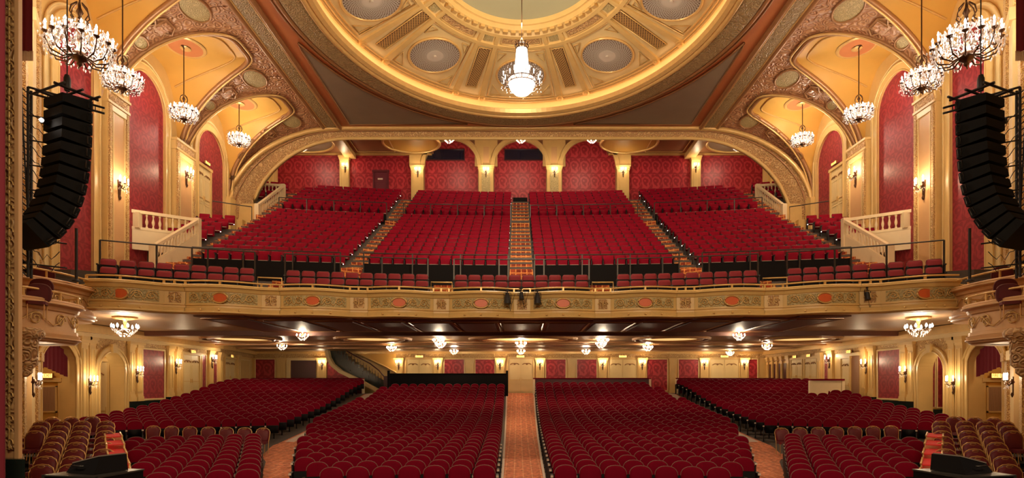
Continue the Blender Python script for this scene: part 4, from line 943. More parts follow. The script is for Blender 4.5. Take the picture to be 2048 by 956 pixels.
# ================================================================== SEATS
def arch_outline(w, z0, z1, sh, n=10):   # dome-topped panel: straight sides to z1-sh, then a flat arch
    return [(-w/2*.92, z0)]+[(-w/2*math.copysign(abs(math.cos(PI*k/n))**.85, math.cos(PI*k/n)), z1-sh+sh*math.sin(PI*k/n)**.9) for k in range(n+1)]+[(w/2*.92, z0)]
def seat_parts(outline, pan, backmat, panmat, pipemat, edge, tip, hi):
    """hi: full detail as separate meshes {name: mesh}; else one joined MB"""
    Y_ = lambda u, d, z: (u, .16+(z-.4)*.16-d, z)
    zc = sum(z for u, z in outline)/len(outline)
    A = MB()
    if hi:
        inn = [(u*.72, zc+(z-zc)*.72) for u, z in outline]; n = len(outline)
        P = [Y_(u, .0, z) for u, z in outline]+[Y_(u, .035, z) for u, z in [(u*.95, zc+(z-zc)*.95) for u, z in outline]]+[Y_(u, .06, z) for u, z in inn]+[Y_(u, -.05, z) for u, z in outline]
        A.add(P, [tuple(range(2*n, 3*n)), tuple(range(4*n-1, 3*n-1, -1))]+[(r*n+i, r*n+(i+1) % n, (r+1)*n+(i+1) % n, (r+1)*n+i) for r in (0, 1) for i in range(n)]+[(3*n+i, 3*n+(i+1) % n, (i+1) % n, i) for i in range(n)], 0, True)
    else: A.prism(outline, .03, -.05, Y_, 0)
    B = MB(); B.tube([Y_(u, .015, z) for u, z in outline[1:-1]], .011, n=4 if hi else 3)
    (z0, z1) = pan; K = MB()
    K.hexa([(-.215, .0, z0), (.215, .0, z0), (-.215, .06, z0), (.215, .06, z0), (-.225, .05, z1), (.225, .05, z1), (-.225, .13, z1), (.225, .13, z1)], 0)
    if hi:
        K.hexa([(-.20, .065, z0+.02), (.20, .065, z0+.02), (-.20, .12, z0+.02), (.20, .12, z0+.02), (-.21, .12, z1+.02), (.21, .12, z1+.02), (-.21, .17, z1+.02), (.21, .17, z1+.02)], 1)
    if edge: K.box((-.2, -.012, z0-.005), (.2, .0, z0+.02), None, 2)
    R = MB(); R.box((-.03, -.22, .60), (.03, .12, .635), None, 0); R.box((-.03, -.235, .595), (.03, -.2, .64), None, 1 if tip else 0)
    L = MB(); L.hexa([(-.018, -.12, 0), (.018, -.12, 0), (-.018, .16, 0), (.018, .16, 0), (-.018, -.16, .6), (.018, -.16, .6), (-.018, .2, .6), (.018, .2, .6)], 0); L.box((-.03, -.2, 0), (.03, .22, .03), None, 0)
    return {'backrest': (A, [backmat]), 'piping': (B, [pipemat]), 'seat_pan': (K, [panmat, backmat, paleend]), 'armrest': (R, [blackm, paleend]), 'leg': (L, [blackm])}
orch_out = arch_outline(.485, .34, .95, .19)
bal_out = [(-.22, .36)]+[(-.235, .40), (-.24, .80), (-.225, .86), (-.18, .895), (.18, .895), (.225, .86), (.24, .80), (.235, .40)]+[(.22, .36)]
bal_out2 = [(-.23, .36), (-.245, .40), (-.25, .86), (-.235, .89), (.235, .89), (.25, .86), (.245, .40), (.23, .36)]
KINDS = {'orch': (orch_out, (.33, .64), velvet, blackp, piping, False, True), 'front': (bal_out, (.34, .66), velvet3, blackp, piping, True, False), 'bal': (bal_out2, (.40, .70), velvet2, velvet2, wood, True, False)}
HI, LOW = {}, {}
for k, a in KINDS.items():
    HI[k] = {n: mb.mesh(n, ms) for n, (mb, ms) in seat_parts(*a, True).items()}
    pieces = seat_parts(*a, False); mats = []; V = []; Fc = []; Mi = []; off = 0
    for n, (mb, ms) in pieces.items():
        dx = -.27 if n in ('armrest', 'leg') else 0
        base = len(mats); mats += ms
        V += [(x+dx, y, z) for x, y, z in mb.v]; Fc += [tuple(i+off for i in f) for f in mb.f]; Mi += [base+i for i in mb.m]; off = len(V)
    LOW[k] = (np.array(V), Fc, Mi, mats)
SEATNAME = {'orch': 'theatre_chair', 'front': 'folding_theatre_chair', 'bal': 'tiered_theatre_chair'}
def place_seats(kind, L, stuff_label, cat='seat'):
    """L: (x, y, z, rot, label, group, last)"""
    L.sort(key=lambda q: (q[0]-CX)**2*.15+q[1]**2)
    for x, y, z, rz, lab, grp, last in L[:300]:
        T = thing(SEATNAME[kind], lab, cat, (x, y, z), rz, grp)
        for n in ('backrest', 'piping', 'seat_pan'): inst(n, HI[kind][n], T)
        for sx in ((-.27, .27) if last else (-.27,)):
            inst('armrest', HI[kind]['armrest'], T, (sx, 0, 0)); inst('leg', HI[kind]['leg'], T, (sx, 0, 0))
    rest = L[300:]
    if rest:
        V, Fc, Mi, mats = LOW[kind]; nv = len(V)
        R_ = np.array([(q[0], q[1], q[2], q[3]) for q in rest])
        c, s_ = np.cos(R_[:, 3])[:, None], np.sin(R_[:, 3])[:, None]
        X = V[None, :, 0]*c-V[None, :, 1]*s_+R_[:, 0:1]; Y = V[None, :, 0]*s_+V[None, :, 1]*c+R_[:, 1:2]; Z = V[None, :, 2]+R_[:, 2:3]
        P = np.stack([X, Y, Z], -1).reshape(-1, 3)
        lens = [len(f) for f in Fc]; idx = np.concatenate([np.array(f) for f in Fc])
        allidx = (idx[None, :]+np.arange(len(rest))[:, None]*nv).reshape(-1).astype(np.int32)
        tot = np.tile(lens, len(rest)); st_ = np.concatenate([[0], np.cumsum(tot)[:-1]]).astype(np.int32)
        me = bpy.data.meshes.new(SEATNAME[kind]+'_bank'); me.vertices.add(len(P)); me.vertices.foreach_set('co', P.astype(np.float32).ravel())
        me.loops.add(len(allidx)); me.loops.foreach_set('vertex_index', allidx); me.polygons.add(len(tot)); me.polygons.foreach_set('loop_start', st_)
        for mt in mats: me.materials.append(mt)
        me.polygons.foreach_set('material_index', np.tile(Mi, len(rest)).astype(np.int32)); me.update(calc_edges=True); me.validate()
        o = bpy.data.objects.new(SEATNAME[kind]+'_bank', me); C.objects.link(o); tag(o, stuff_label, cat, kind='stuff')
    print(kind, len(L))
O = ORD
ss = {-1: 'left', 1: 'right'}
# --- orchestra
LST = []
RI = 22.0
for s in (-1, 1):
    for r in range(34):
        ye = 12.9+.84*r; x = aisw(ye)+.36; n = 0; row = []
        while True:
            y = ye-x*x/44
            if x > bedge(y)-.1 or y > (37.7 if s < 0 else 38.9) or (y < 12.35): break
            th = math.asin(min(.9, x/RI)); row.append((x, y, th)); x += .535*math.cos(th)
        for i, (x, y, th) in enumerate(row):
            lab = 'burgundy seat, %s centre block, %s row from stage, %s from the centre aisle' % (ss[s], O[r], O[i])
            LST.append((s*x, y, floorz(x, y), s*-th*.9 if False else -s*th*.85, lab, 'burgundy seats of the centre blocks', i == len(row)-1 or i == 0))
    for r in range(22):             # side block behind the cross aisle
        ye = 26.3+.84*r; x = 9.98; row = []
        while x < 16.3:
            y = ye-x*x/44
            if y > 38.3: x += .4; continue
            th = math.asin(x/RI); row.append((x, y, th)); x += .54*math.cos(th)
        for i, (x, y, th) in enumerate(row):
            lab = 'burgundy seat, %s rear side block, %s row from stage, %s from the aisle' % (ss[s], O[r], O[i])
            LST.append((s*x, y, floorz(x, y), -s*th*.85, lab, 'burgundy seats of the rear side blocks', i in (0, len(row)-1)))
    for r in range(10):             # front side block
        ye = 12.95+.87*r; x = sedge(ye-1.3)+.25; row = []
        while True:
            y = ye-x*x/44; xo = float(np.interp(y, [11.5, 12, 18.6], [7.45, 7.75, 12.4]))
            if x > xo or len(row) > 9: break
            th = math.asin(x/RI); row.append((x, y, th)); x += .54*math.cos(th)
        for i, (x, y, th) in enumerate(row):
            lab = 'burgundy seat, %s front side block, %s row from stage, %s from the aisle' % (ss[s], O[r], O[i])
            LST.append((s*x, y, floorz(x, y), -s*th*.85, lab, 'burgundy seats of the front side blocks', i in (0, len(row)-1)))
place_seats('orch', LST, 'rows of burgundy seats filling the rest of the main floor behind the nearest rows')
# --- front balcony rows
fr = []
blk = [(195, 508), (570, 857), (908, 1178), (1234, 1517), (1575, 1890)]
bn = ['far left', 'inner left', 'centre', 'inner right', 'far right']
for ri, (ye, z) in enumerate(((23.1, 3.12), (24.08, 3.55))):
    f = lambda x: yd(ye, CF, x)
    for bi, (a, b) in enumerate(blk):
        x0, x1 = solve(a, f), solve(b, f); n = max(1, round((x1-x0)/.56*1.02)) if abs(x0+x1) > 4 else 10
        if bi in (0, 4): n = 9 if ri == 0 else 9
        if bi in (1, 3): n = 10
        for i in range(n):
            x = x0+(x1-x0)*(i+.5)/n; th = math.atan(2*CF*x+4*1.34e-5*x**3)
            lab = 'rose-red seat, %s front row of the balcony, %s section, %s from its left end' % (['very', 'second'][ri], bn[bi], O[i])
            fr.append((x, f(x), z, -th, lab, 'rose-red seats at the balcony front', i == n-1))
place_seats('front', fr, '')
bl = []
for r in range(19):
    ye, z = rowye(r)+.18, rowfloor(r)
    for s in (-1, 1):
        for nm, xa, xb in (('inner', .6, 7.02), ('outer', 8.1, 14.1), ('wall', 15.25, 17.05)):
            if nm == 'wall' and not (3 <= r <= 8 or r >= 15): continue
            n = int((xb-xa)/.535); 
            for i in range(n):
                x = xa+(xb-xa)*(i+.5)/n; th = math.atan(2*CM*x); y = yd(ye, CM, x)
                if nm == 'outer' and r == 18 and x > 13.6: continue
                lab = 'crimson balcony seat, %s %s bank, %s row up, %s seat outward from centre' % (ss[s], nm, O[r], O[i])
                bl.append((s*x, y, z, -s*th, lab, 'crimson seats of the steep balcony banks', i == n-1))
place_seats('bal', bl, 'rows of crimson seats filling the upper banks of the balcony')
# --- banquet chairs
def chair_meshes():
    D = {}
    out = [(-.20, .46), (-.235, .78), (-.20, .86), (-.11, .915), (0, .93), (.11, .915), (.20, .86), (.235, .78), (.20, .46)]
    Yb = lambda u, d, z: (u, .20+(z-.46)*.18-d, z)
    m = MB(); inn = [(u*.93, .46+(z-.46)*.95) for u, z in out]; n = len(inn); i2 = [(u*.7, .66+(z-.66)*.7) for u, z in inn]
    m.add([Yb(u, .02, z) for u, z in inn]+[Yb(u, .045, z) for u, z in i2]+[Yb(u, -.02, z) for u, z in inn], [tuple(range(n, 2*n)), tuple(range(3*n-1, 2*n-1, -1))]+[(i, (i+1) % n, n+(i+1) % n, n+i) for i in range(n)]+[(2*n+i, 2*n+(i+1) % n, (i+1) % n, i) for i in range(n)], 0, True)
    D['backrest'] = m.mesh('backrest', [CHV])
    m = MB(); m.tube([Yb(-.20, 0, .0+.02)]+[Yb(u, 0, z) for u, z in out]+[Yb(.20, 0, .02)], .014, n=5); D['back_frame'] = m.mesh('back_frame', [goldch])
    m = MB(); m.tube([Yb(.07*math.cos(2*PI*k/10), .03, .885+.02*math.sin(2*PI*k/10)) for k in range(10)], .008, closed=True, n=4); D['hand_hold'] = m.mesh('hand_hold', [goldch])
    m = MB(); o = [(-.2, -.2), (-.21, .05), (-.19, .2), (.19, .2), (.21, .05), (.2, -.2), (.15, -.24), (-.15, -.24)]
    m.prism(o, -.40, -.48, lambda u, d, v: (u, v, -d)); D['seat'] = m.mesh('seat', [CHV])
    m = MB(); m.tube([(0, 0, .42), (0, -.03, 0)], .013, n=5); D['leg'] = m.mesh('leg', [goldch])
    return D
CHV = plain('dark_burgundy_chair_vinyl', (.12, .003, .010), .6, var=.2, vs_=5)
CH = chair_meshes()
def chair(x, y, z, rz, lab, grp):
    T = thing('banquet_chair', lab, 'chair', (x, y, z), rz, grp)
    for n in ('backrest', 'back_frame', 'hand_hold', 'seat'): inst(n, CH[n], T)
    for sx in (-.17, .17): inst('leg', CH['leg'], T, (sx, -.19, 0))
def crow(i): return 11.8+4.6*i/7
for s in (-1, 1):
    for i in range(8):
        y = crow(i); fl = -2.53+.60*i/7; x2 = 9.12+.674*(y-11.8)
        cols = [(k, x2+dx) for k, dx in ((1, -.66), (2, 0), (3, .57), (4, 1.14))]
        m = MB(); ca = math.atan(.0)
        m.box((-1.3, -.33, -2.75-fl), (1.3, .40, 0)); R_ = m.build('seating_riser', blackp, None, (s*(x2+.2), y-.02, fl))
        tag(R_, 'low black riser step under the %s row of banquet chairs, %s side' % (O[i], ss[s]), 'riser', 'black risers of the side chair platforms')
        for k, xx in cols:
            if k == 1 and i < 2: continue
            if k >= 4 and xx > .826*y+.1: continue
            chair(s*xx, y+.0*k, fl, -s*.12, 'brass-framed burgundy banquet chair, %s platform, %s row back, %s from the red steps' % (ss[s], O[i], O[k-1]), 'banquet chairs on the side platforms')
    for k, (px, py) in enumerate(((173, 834), (131, 835), (92, 836))):
        y = 17.5; x = -((px-1036)*y/1200+CX)
        chair(s*x, y, -(py-770)*y/1200-.93, -s*.1, 'brass-framed burgundy banquet chair in the rearmost row by the %s wall, %s from the house' % (ss[s], O[k]), 'banquet chairs on the side platforms')
    m = MB(); m.box((-1.3, -.4, -.95), (1.3, .5, 0)); tag(m.build('seating_riser', blackp, None, (s*13.2, 17.5, -1.93+.04)), 'black riser under the rearmost banquet chairs by the %s wall' % ss[s], 'riser', 'black risers of the side chair platforms')
    for k in range(7):              # loose chairs between the side blocks
        px = 300+k*37; y = 20.6; x = -((px-1036)*y/1200+CX)
        chair(s*x, y, floorz(x, y)+.02, -s*.15, 'burgundy banquet chair in the cross aisle between %s side blocks, %s from the outside' % (ss[s], O[k]), 'loose chairs in the cross aisles')
    # red stepped partition between the chair platform and the side block
    T = thing('stepped_partition', 'narrow stepped partition capped with bright red carpet and gold trim, %s side' % ss[s], 'partition', (s*9.3, 13.5, -2.7))
    N_ = 5; pa_, pb_ = Vector((7.6, 11.3)), Vector((10.7, 15.6)); d_ = (pb_-pa_)/N_; t_ = d_.normalized(); nn = Vector((t_.y, -t_.x))
    if nn.x > 0: nn = -nn
    tops = [-1.72, -1.62, -1.50, -1.38, -1.27]
    for i in range(N_):
        a_, b_ = pa_+d_*i, pa_+d_*(i+1); z = tops[i]+2.7
        def Q(p, off, zz): q = p+nn*off; return (s*q.x-s*9.3, q.y-13.5, zz)
        m = MB(); m.hexa([Q(a_, -.17, 0), Q(a_, .17, 0), Q(b_, -.17, 0), Q(b_, .17, 0), Q(a_, -.17, z-.02), Q(a_, .17, z-.02), Q(b_, -.17, z-.02), Q(b_, .17, z-.02)]); m.build('partition_block', peach, T)
        m = MB(); m.hexa([Q(a_, -.15, z-.12), Q(a_, .15, z-.12), Q(b_, -.15, z-.02), Q(b_, .15, z-.02), Q(a_, -.15, z), Q(a_, .15, z), Q(b_, -.15, z+.02), Q(b_, .15, z+.02)]); m.build('red_cap', redcarpet, T)
        m = MB()
        for off in (-.17, .17):
            nz = (tops[i+1]+2.7) if i < N_-1 else z+.02
            m.tube([Q(a_, off, z+.01), Q(b_, off, z+.03), Q(b_, off, nz+.02)], .022, n=5)
        m.build('gold_trim', goldm, T)
    # oval-backed chairs in the boxes
BX = MB(); o = [(.26*math.copysign(abs(math.cos(2*PI*k/24))**.7, math.cos(2*PI*k/24)), .72+.25*math.copysign(abs(math.sin(2*PI*k/24))**.8, math.sin(2*PI*k/24))) for k in range(24)]
BX.prism(o, 0, .05, lambda u, d, z: (u, .22-d, z)); BX.prism([(u*.8, .72+(z-.72)*.8) for u, z in o], .05, .08, lambda u, d, z: (u, .22-d, z)); BXM = BX.mesh('backrest', [CHV])
BF = MB(); BF.tube([(u, .19, z) for u, z in o], .02, closed=True, n=5); BFM = BF.mesh('back_frame', [piping])
for s in (-1, 1):
    for j, (px, py, y) in enumerate(((85, 531, 17.6), (80, 556, 16.2), (75, 566, 15.6))):
        x, _, z = (-((px-1036)*y/1200+CX), 0, (770-py)*y/1200-.97)
        T = thing('box_chair', 'dark oval-backed box chair with pale piping, %s one in the %s boxes' % (['topmost', 'middle', 'nearest'][j], ss[s]), 'chair', (s*x, y, z), -s*.5, 'oval chairs in the boxes')
        inst('backrest', BXM, T); inst('back_frame', BFM, T); inst('seat', CH['seat'], T)
        for sx in (-.17, .17): inst('leg', CH['leg'], T, (sx, -.19, 0)); inst('leg', CH['leg'], T, (sx, .17, 0))
# ================================================================== LIGHTS AND FITTINGS
cg = MB()
def crys(m, c, r, h): m.add([(c[0]+r, c[1], c[2]), (c[0], c[1]+r, c[2]), (c[0]-r, c[1], c[2]), (c[0], c[1]-r, c[2]), (c[0], c[1], c[2]+h*.4), (c[0], c[1], c[2]-h*.6)], [(0,1,4),(1,2,4),(2,3,4),(3,0,4),(1,0,5),(2,1,5),(3,2,5),(0,3,5)])
def chand_meshes():
    D = {}
    m = MB(); m.tube([(.08, 0, -.22), (.25, 0, -.32), (.42, 0, -.28), (.5, 0, -.12), (.5, 0, -.02)], .014, n=5)
    m.tube([(.2+.05*math.cos(a)*(1-a/9), 0, -.2+.05*math.sin(a)*(1-a/9)) for a in np.linspace(0, 7, 12)], .01, n=4); m.lathe([(.01, -.04), (.05, -.01), (.055, .01)], (.5, 0, 0), 8); D['arm'] = m.mesh('arm', [bronze])
    m = MB(); m.lathe([(.016, 0), (.016, .12)], n=6); D['candle'] = m.mesh('candle', [candlem])
    m = MB(); m.lathe([(.008, 0), (.02, .02), (.014, .045), (.001, .075)], n=6); D['bulb'] = m.mesh('bulb', [bulbm])
    m = MB(); m.lathe([(.01, -.42), (.05, -.38), (.04, -.34), (.11, -.30), (.13, -.2), (.08, -.14), (.05, -.1), (.045, .2), (.07, .3), (.03, .36), (.03, .5), (.06, .55), (.02, .65), (.012, .75)], n=10); D['stem'] = m.mesh('stem', [bronze])
    m = MB()
    for k in range(6):
        a = PI*k/3; c, s_ = math.cos(a), math.sin(a)
        m.tube([(r*c, r*s_, z) for r, z in ((.04, .72), (.13, .62), (.16, .50), (.10, .42), (.17, .34))], .014, n=4)
    D['crown'] = m.mesh('crown', [bronze])
    m = MB(); rnd = random.Random(3)
    for k in range(30):
        a = 2*PI*k/30
        for j in range(13): crys(m, (rnd.uniform(.42, .57)*math.cos(a+rnd.uniform(-.15, .15)), rnd.uniform(.42, .57)*math.sin(a+rnd.uniform(-.15, .15)), .12-j*.03), .019, .065)
        for j in range(9): crys(m, (.32*math.cos(a)+rnd.uniform(-.07, .07), .32*math.sin(a)+rnd.uniform(-.07, .07), .26-j*.05), .017, .06)
        for j in range(5): 
            t = j/5; crys(m, ((.12+.36*t)*math.cos(a), (.12+.36*t)*math.sin(a), .30-.36*t+.10*t*t), .011, .04)
    D['crystals'] = m.mesh('crystals', [crystal])
    return D
CHM = chand_meshes()
def chandelier(x, y, z, size, ztop, label, grp, e, name='chandelier', arms=12, tier=True):
    T = thing(name, label, 'chandelier', (x, y, ztop), 0, grp); dzz = z-ztop; k = size/1.1
    m = MB(); m.tube([(0, 0, 0), (0, 0, dzz+.7*k)], .022, n=6); m.build('rod', bronze, T)
    m = MB(); m.lathe([(.001, 0), (.13, 0), (.11, -.06), (.04, -.1), (.02, -.14)], n=12); m.build('canopy', bronze, T)
    for n in ('stem', 'crown'): inst(n, CHM[n], T, (0, 0, dzz), 0, (k, k, k))
    cr = inst('crystals', CHM['crystals'], T, (0, 0, dzz), 0, (k, k, k)); cr['kind'] = 'stuff'
    for r in range(arms+(arms//2 if tier else 0)):
        up = r >= arms; a = 2*PI*(r if not up else r-arms+.5)/(arms if not up else arms//2); q = k if not up else k*.62
        A = inst('arm', CHM['arm'], T, (0, 0, dzz+(.12*k if up else 0)), a, (q, q, q))
        inst('candle', CHM['candle'], A, (.5, 0, .01)); inst('bulb', CHM['bulb'], A, (.5, 0, .135))
    lamp((0, 0, dzz+.05*k), e, (1, .84, .64), .35*k, T); return T
CHL = [(13.3, 18.0, 10.25, 1.85, 'largest crystal chandelier, nearest the stage on the %s side', 1.5), (14.65, 22.0, 11.2, 1.35, 'second crystal chandelier from the stage on the %s side', 1), (15.3, 27.2, 12.35, 1.22, 'third crystal chandelier from the stage on the %s side', 1), (15.35, 32.7, 13.4, 1.15, 'farthest crystal chandelier on the %s side, before the rear arch', 1)]
for s in (-1, 1):
    for x, y, z, sz, lb, f in CHL: chandelier(s*x, y, z, sz, 15.38, lb % ss[s], 'bronze and crystal side chandeliers', E_CH*f, arms=14)
# great dome chandelier
T = thing('dome_chandelier', 'great crystal chandelier with tapering lit column and bowl hanging in the dome', 'chandelier', (0.0, 23.9, 19.2))
zb_ = 11.55-19.2
m = MB(); m.tube([(0, 0, 0), (0, 0, zb_+2.1)], .02, n=6); m.build('chain', bronze, T)
m = MB(); m.lathe([(.02, zb_), (.28, zb_+.06), (.45, zb_+.22), (.53, zb_+.42)], n=24); m.build('bowl', glowg, T)
m = MB(); m.lathe([(.54, zb_+.42), (.55, zb_+.60)], n=24); m.build('bowl_rim', plain('lit_prism_band', (.9, .8, .75), .3, emit=1.1, ecol=(1, .8, .7)), T)
m = MB(); m.lathe([(.34, zb_+.58), (.30, zb_+.9), (.22, zb_+1.8), (.22, zb_+1.85)], n=20); m.build('column', glowg, T)
m = MB()
for z_, r_ in ((.43, .545), (.6, .555), (.62, .36), (1.83, .23), (1.95, .26)): m.tube([(r_*math.cos(2*PI*k/24), r_*math.sin(2*PI*k/24), zb_+z_) for k in range(24)], .018, closed=True, n=4)
for k in range(12):
    a = 2*PI*k/12; m.tube([(r*math.cos(a), r*math.sin(a), zb_+z_) for r, z_ in ((.345, .6), (.305, .9), (.225, 1.82))], .008, n=4); m.tube([(.22*math.cos(a), .22*math.sin(a), zb_+1.85), (.28*math.cos(a), .28*math.sin(a), zb_+2.05)], .015, n=4); m.tube([(.2*math.cos(a), .2*math.sin(a), zb_+1.85), (0, 0, zb_+2.3)], .012, n=4)
m.build('bronze_frame', bronze, T)
for k in range(16):
    a = 2*PI*k/16; r_ = .78 if k % 2 else .66
    A = MB(); A.tube([(.5, 0, zb_+.5), (.62, 0, zb_+.40), (r_, 0, zb_+.48), (r_, 0, zb_+.62)], .014, n=5); A = A.build('arm', bronze, T); A.rotation_euler = (0, 0, a)
    inst('candle', CHM['candle'], A, (r_, 0, zb_+.62)); inst('bulb', CHM['bulb'], A, (r_, 0, zb_+.74))
cr = MB(); rnd = random.Random(5)
for k in range(260): a = rnd.uniform(0, 2*PI); r = rnd.uniform(.56, .84); crys(cr, (r*math.cos(a), r*math.sin(a), zb_+rnd.uniform(.25, .95)), .014, .05)
o = cr.build('crystals', crystal, T); o['kind'] = 'stuff'
lamp((0, 0, zb_-.3), E_DOME, (1, .84, .62), .4, T)
lamp((0, 0, zb_+2.9), E_DOME*.5, (1, .84, .60), .4, T)
# small chandeliers below the balcony
UD = [(250, 645, 'by the left arch, at the balcony front'), (564, 697, 'left, over the far left side block'), (605, 682, 'between the two left light ovals'), (783, 700, 'just right of the open stair'), (877, 686, 'between the left inner and central ovals'), (881, 693, 'directly behind the one left of the central oval'), (908, 707, 'at the back, left of the central doors'), (1042, 692, 'on the centre line, front one'), (1042, 707, 'on the centre line, before the central doors'), (1172, 707, 'at the back, right of the central doors'), (1206, 686, 'between the central and right inner ovals'), (1202, 693, 'directly behind the one right of the central oval'), (1296, 699, 'over the right end of the right centre block'), (1460, 710, 'at the back before the right double doors'), (1478, 682, 'between the two right light ovals'), (1534, 697, 'right, over the far right side block'), (1837, 645, 'by the right arch, at the balcony front')]
SMALL = {}
def small_meshes():
    D = {}
    m = MB(); m.lathe([(.001, 0), (.3, 0), (.28, -.04), (.05, -.08), (.03, -.2), (.05, -.26), (.02, -.32)], n=14); D['ceiling_plate'] = m.mesh('ceiling_plate', [goldm])
    m = MB()
    for k in range(8):
        a = 2*PI*k/8; m.tube([(.04*math.cos(a), .04*math.sin(a), -.3), (.2*math.cos(a), .2*math.sin(a), -.34), (.3*math.cos(a), .3*math.sin(a), -.28)], .01, n=4)
    D['arms'] = m.mesh('arms', [bronze])
    m = MB()
    for k in range(8): a = 2*PI*k/8; m.lathe([(.012, -.28), (.03, -.25), (.026, -.21), (.002, -.17)], (.3*math.cos(a), .3*math.sin(a), 0), 6)
    D['bulbs'] = m.mesh('bulbs', [plain('lit_small_bulb', (1, .92, .85), .4, emit=22, ecol=(1, .82, .64))])
    m = MB(); rnd = random.Random(2)
    for k in range(110):
        a = rnd.uniform(0, 2*PI); t = rnd.random(); crys(m, ((.30-.2*t)*math.cos(a), (.30-.2*t)*math.sin(a), -.30-.20*t), .013, .05)
    D['crystals'] = m.mesh('crystals', [crystal]); return D
SM_ = small_meshes()
def small_ch(x, y, zt, k, label, grp, e, name='small_chandelier'):
    T = thing(name, label, 'chandelier', (x, y, zt), 0, grp)
    for n in ('ceiling_plate', 'arms', 'bulbs', 'crystals'):
        o = inst(n, SM_[n], T, (0, 0, 0), 0, (k, k, k))
        if n == 'crystals': o['kind'] = 'stuff'
    lamp((0, 0, -.36*k), e, (1, .78, .52), .14, T); return T
for px, py, lb in UD:
    zt = SZ-.16; zc_ = zt-.33; y = zc_*1200/(770-py); k = .85
    if px in (250, 1837): y = 21.2; k = 1.35
    if y > 36 : k = .8
    x = (px-1036)*y/1200+CX
    small_ch(x, y, zt+.02 if y > 27 else SZ-.03, k, 'small crystal ceiling chandelier under the balcony, '+lb, 'small chandeliers under the balcony', E_UNDER*(1.3 if px in (250, 1837) else 1))
for px, lb in ((898, 'left'), (1042, 'middle'), (1184, 'right')):
    y = 38.5; z = (770-284)*y/1200; T = small_ch((px-1036)*y/1200+CX, y, z+.55, 1.2, 'small chandelier hanging before the %s arch high at the rear' % lb, 'chandeliers above the rear balcony', E_REAR)
    m = MB(); m.tube([(0, 0, 0), (0, 0, 17.9-z-.55)], .015, n=5); m.build('rod', bronze, T)
for px, lb in ((590, 'left'), (1491, 'right')):
    small_ch(math.copysign(14.4, px-1036), 39.6, RZ-.04, 1.5, 'ring of crystal lights on the %s oval of the rear ceiling' % lb, 'chandeliers above the rear balcony', E_REAR*.8)
# ------------------------------------------------------------------ wall sconces
def sconce_meshes():
    D = {}
    m = MB(); m.hexa([(-.03, -.0, -.38), (.03, -.0, -.38), (-.03, .03, -.38), (.03, .03, -.38), (-.07, 0, .1), (.07, 0, .1), (-.07, .03, .1), (.07, .03, .1)]); m.lathe([(.01, -.45), (.04, -.38), (.02, -.32)], (0, .03, 0), 6); m.lathe([(.03, -.1), (.07, -.05), (.03, .04)], (0, .04, 0), 8); D['backplate'] = m.mesh('backplate', [bronze])
    m = MB(); m.tube([(0, .04, -.08), (.07, .10, -.14), (.15, .14, -.10), (.17, .15, 0)], .012, n=5); m.lathe([(.01, -.02), (.035, 0), (.03, .012)], (.17, .15, 0), 8); D['arm'] = m.mesh('arm', [bronze])
    m = MB(); rnd = random.Random(4)
    for k in range(30): crys(m, (rnd.uniform(-.22, .22), rnd.uniform(.05, .2), rnd.uniform(-.22, .0)), .012, .05)
    D['crystals'] = m.mesh('crystals', [crystal]); return D
SC = sconce_meshes()
def sconce(F, u, d, z, ang, label, grp, e=None, k=1.0):
    T = thing('wall_sconce', label, 'wall lamp', F(u, d, z), ang-PI/2, grp)
    inst('backplate', SC['backplate'], T, sc=(k,)*3); o = inst('crystals', SC['crystals'], T, sc=(k,)*3); o['kind'] = 'stuff'
    for sg, ry in ((1, 0), (-1, 0), (.3, 0)):
        A = inst('arm', SC['arm'], T, sc=(k*sg, k*(1 if abs(sg) == 1 else 1.3), k))
        inst('candle', CHM['candle'], A, (.17, .15, .01)); inst('bulb', CHM['bulb'], A, (.17, .15, .13))
    lamp((0, .30*k, .12), e or E_SC, (1, .74, .44), .09, T); return T
Uw = lambda y: y-21.2
for s in (-1, 1):
    F, L, an = wallF((s*17.2, 21.2), (s*17.2, 42.4), (0, 25))
    sconce(F, Uw(25.08), .37, 8.4, an, 'bronze crystal sconce on the first tall pier above the balcony, %s wall' % ss[s], 'sconces on the tall piers', E_SC*2.2, 1.5)
    sconce(F, Uw(30.15), .37, 10.6, an, 'bronze crystal sconce on the second tall pier above the balcony, %s wall' % ss[s], 'sconces on the tall piers', E_SC*2.2, 1.5)
    for y, z, lb in ((23.66, .14, 'between the two arches'), (26.58, .60, 'beside the second arch'), (29.6, 1.04, 'beyond the dusky damask panel'), (33.1, 1.42, 'past the double doors')):
        sconce(F, Uw(y), .16, z, an, 'crystal candle sconce on the lower %s wall, %s' % (ss[s], lb), 'sconces on the lower side walls', k=1.15)
    F4, L4, an4 = wallF((s*10.3, 10.6), (s*17.2, 21.2), (0, 20))
    sconce(F4, 8.9, .3, .14, an4, 'crystal candle sconce on the slanted wall by the %s boxes' % ss[s], 'sconces on the lower side walls', k=1.15)
Fb = lambda u, d, z: (u, 41.1-d, z)
for px, lb in ((645, 'left of the open stair'), (798, 'left of the left double doors'), (876, 'right of the left double doors'), (1000, 'left of the central doors'), (1080, 'right of the central doors'), (1205, 'left of the middle right doors'), (1284, 'right of the middle right doors'), (1408, 'left of the far right doors'), (1488, 'right of the far right doors')):
    sconce(Fb, (px-1036)*41/1200+CX, .2, 1.47, -PI/2, 'small sconce on the lower back wall, '+lb, 'sconces on the lower back wall', E_SC*.8)
Fc_ = lambda u, d, z: (u, 42.3-d, z)
